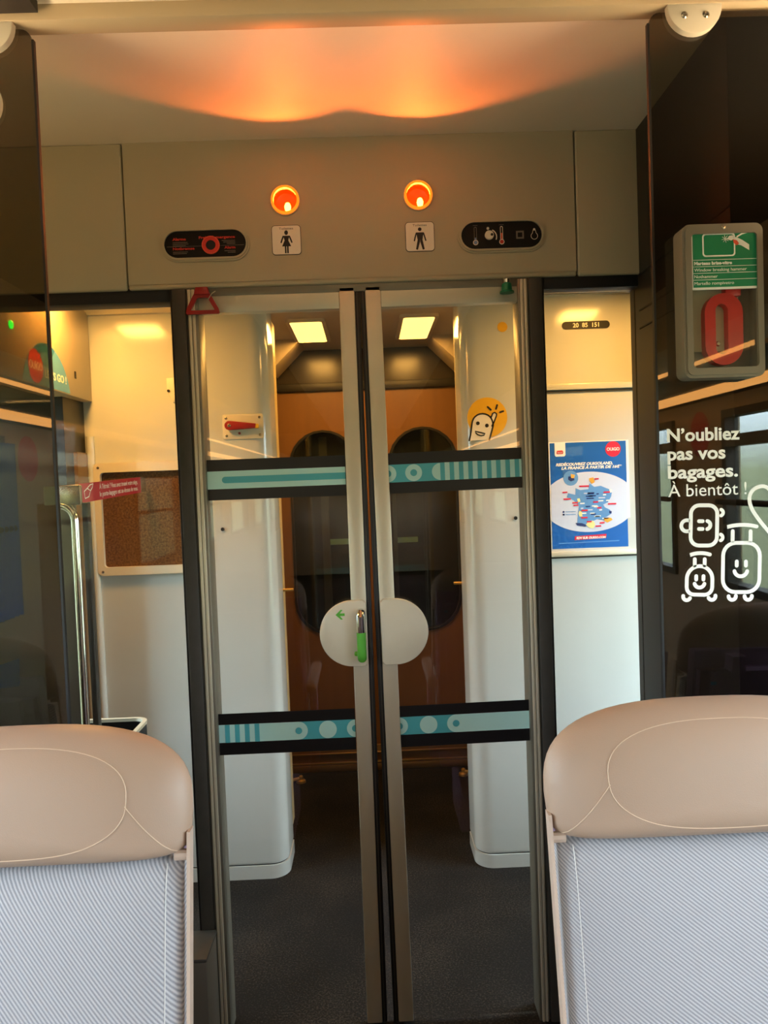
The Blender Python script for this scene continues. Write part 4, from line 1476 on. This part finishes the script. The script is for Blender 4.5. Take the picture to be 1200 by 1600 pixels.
ovp = [(u, v) for (u, v) in [(min(1, max(0, 0.5+0.62*cos(a))), 0.565+0.285*sin(a)) for a in [2*pi*k/60 for k in range(60)]]]
edge = sqrt(1-(0.5/0.62)**2)*0.285
ova = [(1.0, 0.565+edge)] + [(0.5+0.62*cos(a), 0.565+0.285*sin(a)) for a in [math.acos(0.5/0.62)+(pi-2*math.acos(0.5/0.62))*k/24 for k in range(1, 24)]] + [(0.0, 0.565+edge), (0.0, 0.565-edge)] + [(0.5+0.62*cos(a), 0.565-0.285*sin(a)) for a in [pi-math.acos(0.5/0.62)-(pi-2*math.acos(0.5/0.62))*k/24 for k in range(1, 24)]] + [(1.0, 0.565-edge)]
b.sheet(UP_(ova), L2, 'poster_pale', PW)
# white corner tab with a small red mark
b.sheet(UP_([(0.065, 0), (0.205, 0), (0.205, 0.115), (0.19, 0.128), (0.08, 0.128), (0.065, 0.115)]), L2, 'white_ink', PW)
b.sheet(UP_([(0.095, 0.072), (0.165, 0.070), (0.178, 0.085), (0.172, 0.105), (0.090, 0.105), (0.088, 0.09)]), L3, 'red_ink', PW)
b.text('SNCF', 0.006, *U(0.10, 0.098), L4, 'white_ink', PW, width=0.018)
# red disc with lettering
dc = U(0.83, 0.075)
b.sheet(circle(dc[0], dc[1], 0.0285, 28), L2, 'poster_red', PW)
b.text('OUiGO', 0.016, dc[0], dc[1]-0.0055, L3, 'white_ink', PW, align='CENTER', bold=0.0004, width=0.047)
# headline
h1 = U(0.075, 0.217); h2 = U(0.145, 0.252)
b.text('RED\u00c9COUVREZ OUIGOLAND,', 0.014, h1[0], h1[1], L2, 'white_ink', PW, bold=0.0006, shear=0.25, width=0.210)
b.text('LA FRANCE \u00c0 PARTIR DE 16\u20ac*', 0.014, h2[0], h2[1], L2, 'white_ink', PW, bold=0.0006, shear=0.25, width=0.224)
# round inset
ic = U(0.265, 0.335)
b.sheet(circle(ic[0], ic[1], 0.0275, 26), L3, 'poster_mid', PW)
# map
fr_px = [(590, 580), (650, 625), (730, 612), (800, 640), (872, 668), (860, 742), (820, 812), (762, 840), (782, 872), (850, 905), (862, 952), (800, 992), (770, 1030), (690, 1015), (640, 1040), (600, 1095), (545, 1108), (440, 1088), (450, 950), (462, 862), (400, 792), (312, 752), (328, 702), (418, 722), (420, 642), (480, 664), (580, 652)]
def zz(x, y):
    v = (y-100+(x-97)*0.038)/1285.0
    u = (x-97-(y-100)*0.032)/943.0
    return (u, v)
b.sheet(UP_([zz(*p) for p in fr_px]), L3, 'poster_mid', PW)
def blob(pts, key, lvl=L4):
    b.sheet(UP_([zz(*p) for p in pts]), lvl, key, PW)
blob([(580, 1040), (640, 1035), (665, 1080), (640, 1130), (590, 1120), (550, 1085)], 'poster_yellow')
blob([(420, 1062), (500, 1066), (550, 1085), (545, 1110), (440, 1095)], 'poster_deep')
blob([(770, 1000), (860, 1000), (880, 1025), (815, 1060), (780, 1040)], 'poster_orange')
blob([(470, 915), (500, 930), (505, 985), (470, 985), (458, 950)], 'poster_yellow')
blob([(440, 770), (470, 765), (480, 805), (450, 812)], 'poster_yellow')
blob([(590, 520), (640, 510), (655, 570), (620, 590), (588, 545)], 'poster_orange')
blob([(835, 915), (868, 920), (865, 950), (838, 945)], 'poster_deep')
blob([(838, 655), (868, 655), (872, 690), (842, 695)], 'white_ink')
blob([(330, 500), (400, 500), (405, 545), (360, 560), (330, 540)], 'poster_deep')
blob([(360, 470), (410, 480), (400, 520), (365, 520)], 'poster_orange', L4+0.0004)
rr = random.Random(3)
for (x, y, w) in ((465, 618, 120), (258, 694, 60), (272, 775, 90), (380, 820, 70), (395, 850, 60), (765, 690, 80), (822, 832, 100), (655, 530, 50), (495, 912, 75), (490, 1000, 80), (560, 1048, 60), (720, 1062, 60), (668, 1102, 70), (640, 810, 60), (690, 880, 50)):
    blob([(x, y-8), (x+w, y-12), (x+w, y+6), (x, y+10)], 'poster_red', L4+0.0004)
for k in range(26):
    x = rr.uniform(470, 800); y = rr.uniform(690, 1010); w = rr.uniform(30, 90)
    blob([(x, y-6), (x+w, y-9), (x+w, y+5), (x, y+8)], rr.choice(('white_ink', 'white_ink', 'poster_pale', 'poster_deep')), L4)
for (x, y) in ((272, 930), (274, 963)):
    blob([(x-10, y-10), (x+10, y-10), (x+10, y+10), (x-10, y+10)], 'poster_deep')
    blob([(x+22, y-4), (x+150, y-9), (x+150, y-3), (x+22, y+2)], 'poster_mid')
# bottom label
b.sheet(UP_([(0.30, 0.885), (0.715, 0.874), (0.708, 0.913), (0.292, 0.922)]), L2, 'poster_red', PW)
q = U(0.315, 0.913)
b.text('RDV SUR OUIGO.COM', 0.011, q[0], q[1], L3, 'white_ink', PW, bold=0.0005, shear=0.2, width=0.110)
b.sheet(UP_([(0.09, 0.945), (0.88, 0.938), (0.88, 0.946), (0.09, 0.953)]), L2, 'poster_mid', PW)
b.sheet(UP_([(0.09, 0.958), (0.88, 0.951), (0.88, 0.957), (0.09, 0.964)]), L2, 'poster_blue', PW)
b.build('sheet', po)

np_ = thing('number_plate', 'dark rounded plate reading 20 85 151 at the top of the right locker front', 'plate', (0.817, 2.815, 2.0))
b = MB()
b.prism(stadium(0, 0, 0.014, 0.088), 0, 0.002, 'black_gloss', Matrix.Translation((0.817, YF, 2.002)) @ Matrix.Rotation(pi/2, 4, 'Y') @ plane_front(0, 0, 0))
b.build('plate', np_)
MB().text('20  85  151', 0.022, 0.817, 1.9945, 0.0028, 'sign_white', PW, align='CENTER', bold=0.0004, width=0.096).build('lettering', np_)

# stickers on the right rounded locker
ys = thing('dot_sticker', 'small plain yellow dot sticker near the top of the right locker column', 'sticker', (0.511, 2.817, 2.005))
MB().sheet(circle(0.511, 2.005, 0.0185, 24), 0.0008, 'yellow', PW).build('film', ys)
yb = thing('finger_sticker', 'yellow round sticker with a smiling white figure raising an arm on the right locker column', 'sticker', (0.442, 2.817, 1.655))
b = MB()
sc = 1/429.0/10.0           # enlarged sketch grid, 10 units per picture point
sc = 0.000234
def S(x, y):
    x, y = x*_c-y*_s, x*_s+y*_c
    return (0.3335+x*sc+0.012, 1.8035-y*sc)
disc = circle(S(445, 520)[0], S(445, 520)[1], 0.0735, 40)
b.sheet(disc, 0.0008, 'yellow', PW)
bodyp = [(165, 880), (185, 780), (210, 590)] + [(370+160*cos(radians(a)), 610+150*sin(radians(a))) for a in range(195, 360, 15)] + [(540, 640), (490, 830), (480, 868)]
b.sheet([S(*p) for p in bodyp], 0.0014, 'sign_white', PW)
b.stroke([S(*p) for p in bodyp], 0.0058, 0.0020, 'black_ink', PW)
armp = [(505, 520), (530, 455), (560, 440), (590, 460), (590, 490), (548, 600)]
b.sheet([S(*p) for p in armp], 0.0014, 'sign_white', PW)
b.stroke([S(*p) for p in armp], 0.0052, 0.0020, 'black_ink', PW)
b.stroke([S(520, 650), S(545, 600)], 0.0058, 0.0020, 'black_ink', PW)
for (x, y) in ((298, 610), (440, 645)):
    c_ = S(x, y); b.sheet(circle(c_[0], c_[1], 0.0068, 18), 0.0022, 'black_ink', PW)
mth = [(255, 735), (330, 752), (412, 772)] + [(395, 795), (350, 805), (300, 790), (270, 765)]
b.stroke([S(*p) for p in mth], 0.0048, 0.0022, 'black_ink', PW, closed=True)
for (a, c2) in (((450, 355), (500, 400)), ((598, 325), (582, 385)), ((645, 437), (695, 420))):
    b.stroke([S(*a), S(*c2)], 0.0065, 0.0020, 'black_ink', PW)
b.build('film', yb)

# red emergency lever on its plate, left locker column
lv = thing('lever_plate', 'red lever handle on a cream screwed plate on the left locker column', 'lever', (-0.445, 2.815, 1.675))
b = MB()
b.prism(rrect(-0.521, -0.372, 1.632, 1.722, 0.008), 0, 0.004, 'plate', PW, bev=0.002)
base = b.build('base_plate', lv)
for (x, z) in ((-0.507, 1.709), (-0.386, 1.709), (-0.507, 1.645), (-0.386, 1.645)):
    MB().lathe([(0.005, 0.004), (0.005, 0.0055), (0.003, 0.0062)], 'steel', FR(x, YF, z), 12).build('screw', base)
MB().lathe([(0.0045, 0.004), (0.0045, 0.008)], 'red_dark', FR(-0.460, YF, 1.653), 12).build('stop', base)
b = MB()
b.prism(arc(-0.493, 1.681, 0.017, 80, 280, 14) + [(-0.400, 1.669), (-0.398, 1.685)], 0.012, 0.026, 'red_dark', PW, bev=0.003)
b.lathe([(0.012, 0.003), (0.012, 0.013)], 'red_dark', FR(-0.493, YF, 1.681), 16)
lev = b.build('lever', lv)
MB().lathe([(0.006, 0.026), (0.006, 0.028), (0.003, 0.029)], 'steel', FR(-0.493, YF, 1.681), 12).build('pivot', lev)
MB().box(-0.400, -0.388, 2.796, 2.814, 1.668, 1.684, 'yellow', 0.002).build('tip', lev)

# brown flecked panel in a white screwed frame, left locker front
bf = thing('framed_panel', 'brown flecked panel in a white screwed frame on the left locker front', 'panel', (-0.8, 2.815, 1.35))
MB().prism(rrect(-0.972, -0.62, 1.176, 1.532, 0.004), 0, 0.004, 'brownboard', PW).build('board', bf)
fr = MB()
fr.ring(rrect(-0.990, -0.60, 1.154, 1.562, 0.020), rrect(-0.966, -0.622, 1.184, 1.528, 0.012), 0, 0.020, 'plate', PW)
frm = fr.build('frame', bf)
for (x, z) in ((-0.972, 1.5455), (-0.972, 1.168), (-0.625, 1.168), (-0.625, 1.5455)):
    MB().lathe([(0.005, 0.019), (0.005, 0.0212), (0.0028, 0.0218)], 'steel', FR(x, YF, z), 12).build('screw', frm)
# white coat hook beside the left jamb
ck = thing('coat_hook', 'small cream coat hook high on the left locker front beside the door jamb', 'hook', (-0.685, 2.81, 1.8))
b = MB()
b.prism([(-0.71, 1.858), (-0.672, 1.858), (-0.672, 1.782), (-0.688, 1.768), (-0.71, 1.812)], 0, 0.03, 'plate', PW, bev=0.004)
b.build('bracket', ck)
MB().lathe([(0.005, 0.03), (0.005, 0.033), (0.002, 0.034)], 'black_ink', FR(-0.703, YF, 1.812), 10).build('screw', ck)

# ================================================================== VESTIBULE, LEFT SIDE
ob = thing('overhead_locker', 'beige overhead locker with a teal and red logo behind the left smoked screen', 'locker', (-1.2, 2.45, 1.785))
MB().box(-1.42, -0.985, 2.10, 2.815, 1.785, 2.105, 'locker', 0.004).build('body', ob)
PR = plane_right(-0.9848, 0, 0)
b = MB()
cyq, czq, rq = 2.43, 1.738, 0.186
hh = 1.790-czq
a0 = math.degrees(math.asin(hh/rq))
b.sheet(arc(cyq, czq, rq, a0, 180-a0, 30), 0.0008, 'teal_logo', PR)
b.sheet(arc(cyq, czq, rq, 70, 118, 14) + arc(cyq, czq, rq-0.028, 114, 74, 10), 0.0014, 'teal_logo_dark', PR)
b.sheet(circle(2.345, 1.843, 0.052, 28), 0.0014, 'disc_red', PR)
b.text('OUiGO', 0.036, 2.345, 1.832, 0.0020, 'sign_white', PR, align='CENTER', bold=0.0006, width=0.092)
b.text("LET'S GO !", 0.034, 2.412, 1.818, 0.0014, 'sign_white', PR, bold=0.0006, width=0.165)
b.build('logo', ob)
MB().prism(rect(2.655, 2.667, 1.848, 1.872), 0, 0.002, 'black', PR).build('keyhole', ob)
MB().lathe([(0.012, 0), (0.012, 0.004), (0.006, 0.007)], 'led', plane_right(-0.9848, 2.195, 1.935), 16).build('green_lamp', ob)

# luggage rail with a crimson sticker, end fitting and chrome grab bar
rl = thing('luggage_rail', 'steel luggage rail with a crimson sticker and chrome grab bar behind the left seat', 'rail', (-0.80, 2.3, 0.0))
SL = math.atan2(0.023, 0.55)
PRR = plane_right(-0.800, 2.09, 1.426) @ Matrix.Rotation(SL, 4, 'Z')
MB().prism(rect(0.0, 0.70, 0.0, 0.052), -0.012, 0.0, 'steel', PRR, bev=0.0).build('rail', rl)
MB().box(-0.832, -0.772, 2.080, 2.096, 1.424, 1.478, 'steel', 0.004).build('end_fitting', rl)
MB().box(-0.872, -0.832, 2.084, 2.094, 1.426, 1.476, 'teal_light', 0.002).build('teal_end', rl)
b = MB()
b.prism(rect(0.06, 0.635, -0.001, 0.053), 0, 0.0015, 'sticker_red', PRR)
d = 0.0024
b.text('\u00c0 l\u2019\u00e9troit ? Vous avez trouv\u00e9 votre si\u00e8ge,', 0.022, 0.215, 0.031, d, 'white_ink', PRR, width=0.38)
b.text('le porte-bagages est au-dessus de vous.', 0.022, 0.215, 0.009, d, 'white_ink', PRR, width=0.38)
b.stroke([(0.095, 0.010), (0.125, 0.014), (0.140, 0.030), (0.115, 0.038), (0.090, 0.030)], 0.003, d, 'white_ink', PRR, closed=True)
b.stroke([(0.115, 0.038), (0.140, 0.047), (0.165, 0.049), (0.155, 0.038), (0.140, 0.030)], 0.003, d, 'white_ink', PRR)
b.build('sticker', rl)
tb = MB()
gx, gy = -0.793, 2.088
pts = [(gx-0.040, gy, 1.424)] + [(gx-0.04+0.04*sin(a), gy, 1.380+0.044*cos(a)) for a in [pi/2*k/8 for k in range(1, 9)]] + [(gx, gy, 1.2), (gx, gy, 0.9), (gx, gy, 0.0)]
tb.tube(pts, 0.011, 'chrome', 16)
tb.build('grab_bar', rl)
MB().box(-0.780, -0.764, 2.104, 2.13, 0.0, 1.43, 'dark', 0.003).build('post', rl)
MB().box(-0.905, -0.800, 2.112, 2.124, 0.0, 1.43, 'rack', 0.003).build('side_plate', rl)

ty_ = thing('luggage_tray', 'black open tray with a bright rim behind the left headrest', 'tray', (-0.84, 2.28, 0.0))
b = MB()
IM = Matrix.Identity(4)
o2 = rrect(-1.01, -0.715, 2.18, 2.42, 0.045, 8); i2 = rrect(-0.998, -0.728, 2.192, 2.408, 0.036, 8)
b.ring(o2, i2, 0.734, 0.744, 'alu', IM)
b.build('rim', ty_)
b = MB()
b.ring(rrect(-1.009, -0.716, 2.181, 2.419, 0.045, 8), rrect(-0.999, -0.727, 2.191, 2.409, 0.036, 8), 0.65, 0.734, 'black_gloss', IM)
b.prism(rrect(-1.008, -0.717, 2.182, 2.418, 0.045, 8), 0.645, 0.654, 'black_gloss', IM)
b.build('basin', ty_)
MB().box(-0.86, -0.80, 2.27, 2.33, 0.0, 0.646, 'rack', 0.004).build('leg', ty_)
ht = thing('floor_cover', 'low grey ribbed cover on the floor between left seat and door jamb', 'cover', (-0.47, 1.90, 0))
MB().box(-0.53, -0.443, 1.86, 1.985, 0.0, 0.29, 'rack', 0.004).build('body', ht)
MB().box(-0.532, -0.441, 1.858, 1.985, 0.29, 0.300, 'rubber_grey', 0.003).build('lid', ht)

# ================================================================== VESTIBULE, FAR END
def ceil_light(label, x0, x1, y0, y1, key, watts, name='ceiling_light', zc=2.13, fr_=0.016):
    root = thing(name, label, 'ceiling light', ((x0+x1)/2, (y0+y1)/2, zc), 'ceiling lights of the vestibule' if name == 'ceiling_light' else 'downlights hidden behind the header')
    f = MB()
    f.ring(rrect(x0-fr_, x1+fr_, y0-fr_, y1+fr_, 0.02, 6), rrect(x0, x1, y0, y1, 0.015, 6), zc-0.012, zc+0.002, 'plate', IM)
    f.build('frame', root)
    p = MB(); p.prism(rrect(x0-0.001, x1+0.001, y0-0.001, y1+0.001, 0.015, 6), zc-0.009, zc+0.001, key, IM)
    p.build('diffuser', root)
    area_light('lamp_light', ((x0+x1)/2, (y0+y1)/2, zc-0.0105), (0, 0, -1), x1-x0, y1-y0, watts, (1.0, 0.48, 0.10))
    return root
ceil_light('left of the two lit warm ceiling panels beyond the doors', -0.295, -0.165, 3.16, 3.60, 'lamp_panel', VEST_FAR_W)
ceil_light('right of the two lit warm ceiling panels beyond the doors', 0.169, 0.297, 3.14, 3.60, 'lamp_panel', VEST_FAR_W)
ceil_light('warm downlight above the left locker front, mirrored in its white laminate', -0.97, -0.80, 2.30, 2.52, 'lamp_down', VEST_W, 'downlight')
ceil_light('warm downlight above the right locker front, mirrored in its white laminate', 0.80, 0.95, 2.30, 2.52, 'lamp_down', VEST_W, 'downlight')

def hinge_edge(label, s, x):
    root = thing('hinged_door', label, 'door', (x, 3.2, 0), 'open toilet doors beyond the lockers')
    a, c = sorted((x, x-s*0.02))
    MB().box(a, c, 3.03, 3.11, 0.10, 2.10, 'door_edge', 0.003).build('leaf', root)
    x2 = x+s*0.004
    h = MB()
    h.tube([(x2-s*0.012, 3.026, 0.10), (x2-s*0.012, 3.026, 2.09)], 0.006, 'brass', 8)
    h.build('hinge', root)
    for zz_ in (1.046,):
        MB().tube([(x2-s*0.02, 3.03, zz_), (x2-s*0.065, 3.03, zz_)] if s > 0 else [(x2+0.02, 3.03, zz_), (x2+0.065, 3.03, zz_)], 0.0055, 'brass', 10).build('latch_pin', root)
    for k in range(9):
        zz_ = 0.16+k*0.115
        MB().lathe([(0.003, 0), (0.003, 0.002), (0.0015, 0.0025)], 'black_ink', FR(x2-s*0.004, 3.029, zz_), 8).build('rivet', root)
    return root
hinge_edge('brass-hinged edge of the open door beyond the left locker column', -1, -0.372)
hinge_edge('brass-hinged edge of the open door beyond the right locker column', 1, 0.385)
for (x, lab) in ((-0.385, 'small brass door stop on the carpet before the far left door'), (0.415, 'small brass door stop on the carpet before the far right door')):
    root = thing('door_stop', lab, 'door stop', (x, 3.74, 0), 'brass door stops on the far floor')
    MB().lathe([(0.024, 0.0), (0.022, 0.010), (0.012, 0.016), (0.010, 0.03), (0.006, 0.034)], 'brass', Matrix.Translation((x, 3.74, 0)), 18).build('body', root)
    MB().tube([(x, 3.74, 0.02), (x-math.copysign(0.06, -x), 3.72, 0.016)], 0.008, 'brass', 8).build('arm', root)

# ================================================================== CARRIAGE SIDES (seen in the reflections)
for (s, lab) in ((-1, 'left overhead luggage rack with a warm light strip, seen in the glass reflections'), (1, 'right overhead luggage rack with a warm light strip, seen in the glass reflections')):
    root = thing('luggage_rack', lab, 'luggage rack', (s*1.2, -0.9, 1.73), 'overhead luggage racks of the carriage')
    a, c = sorted((s*0.95, s*1.418))
    MB().box(a, c, -8.5, 1.40, 1.745, 1.775, 'rack', 0.004).build('shelf', root)
    a, c = sorted((s*0.925, s*0.96))
    MB().box(a, c, -8.5, 1.40, 1.758, 1.83, 'alu', 0.006).build('front_rail', root)
    a, c = sorted((s*0.928, s*0.942))
    MB().box(a, c, -8.45, 1.10, 1.750, 1.759, 'strip', 0.002).build('glow_strip', root)  # glow stands in for light caught on the rack's front lip
    a, c = sorted((s*1.10, s*1.24))
    MB().box(a, c, 0.75, 1.38, 1.775, 1.785, 'fill_uplight', 0.003).build('fill_uplight', root)  # unseen glowing slab, added only to lift the ceiling's brightness
    a, c = sorted((s*1.20, s*1.29))
    MB().box(a, c, -8.45, 1.10, 1.730, 1.746, 'strip', 0.003).build('glow_strip', root)
for (s, lab) in ((-1, 'red disc sticker on the left window pillar, mirrored in the left screen'), (1, 'red disc sticker on the right window pillar, mirrored in the lettered screen')):
    root = thing('disc_sticker', lab, 'sticker', (s*1.415, -0.36, 1.60), 'red disc stickers on the window pillars')
    pl_ = plane_left(1.4198, 0, 0) if s > 0 else plane_right(-1.4198, 0, 0)
    MB().sheet(circle(0.36 if s > 0 else -0.36, 1.61, 0.095, 32), 0.0012, 'disc_red', pl_).build('film', root)
for o in bpy.data.objects:
    if '_org' in o:
        del o['_org']
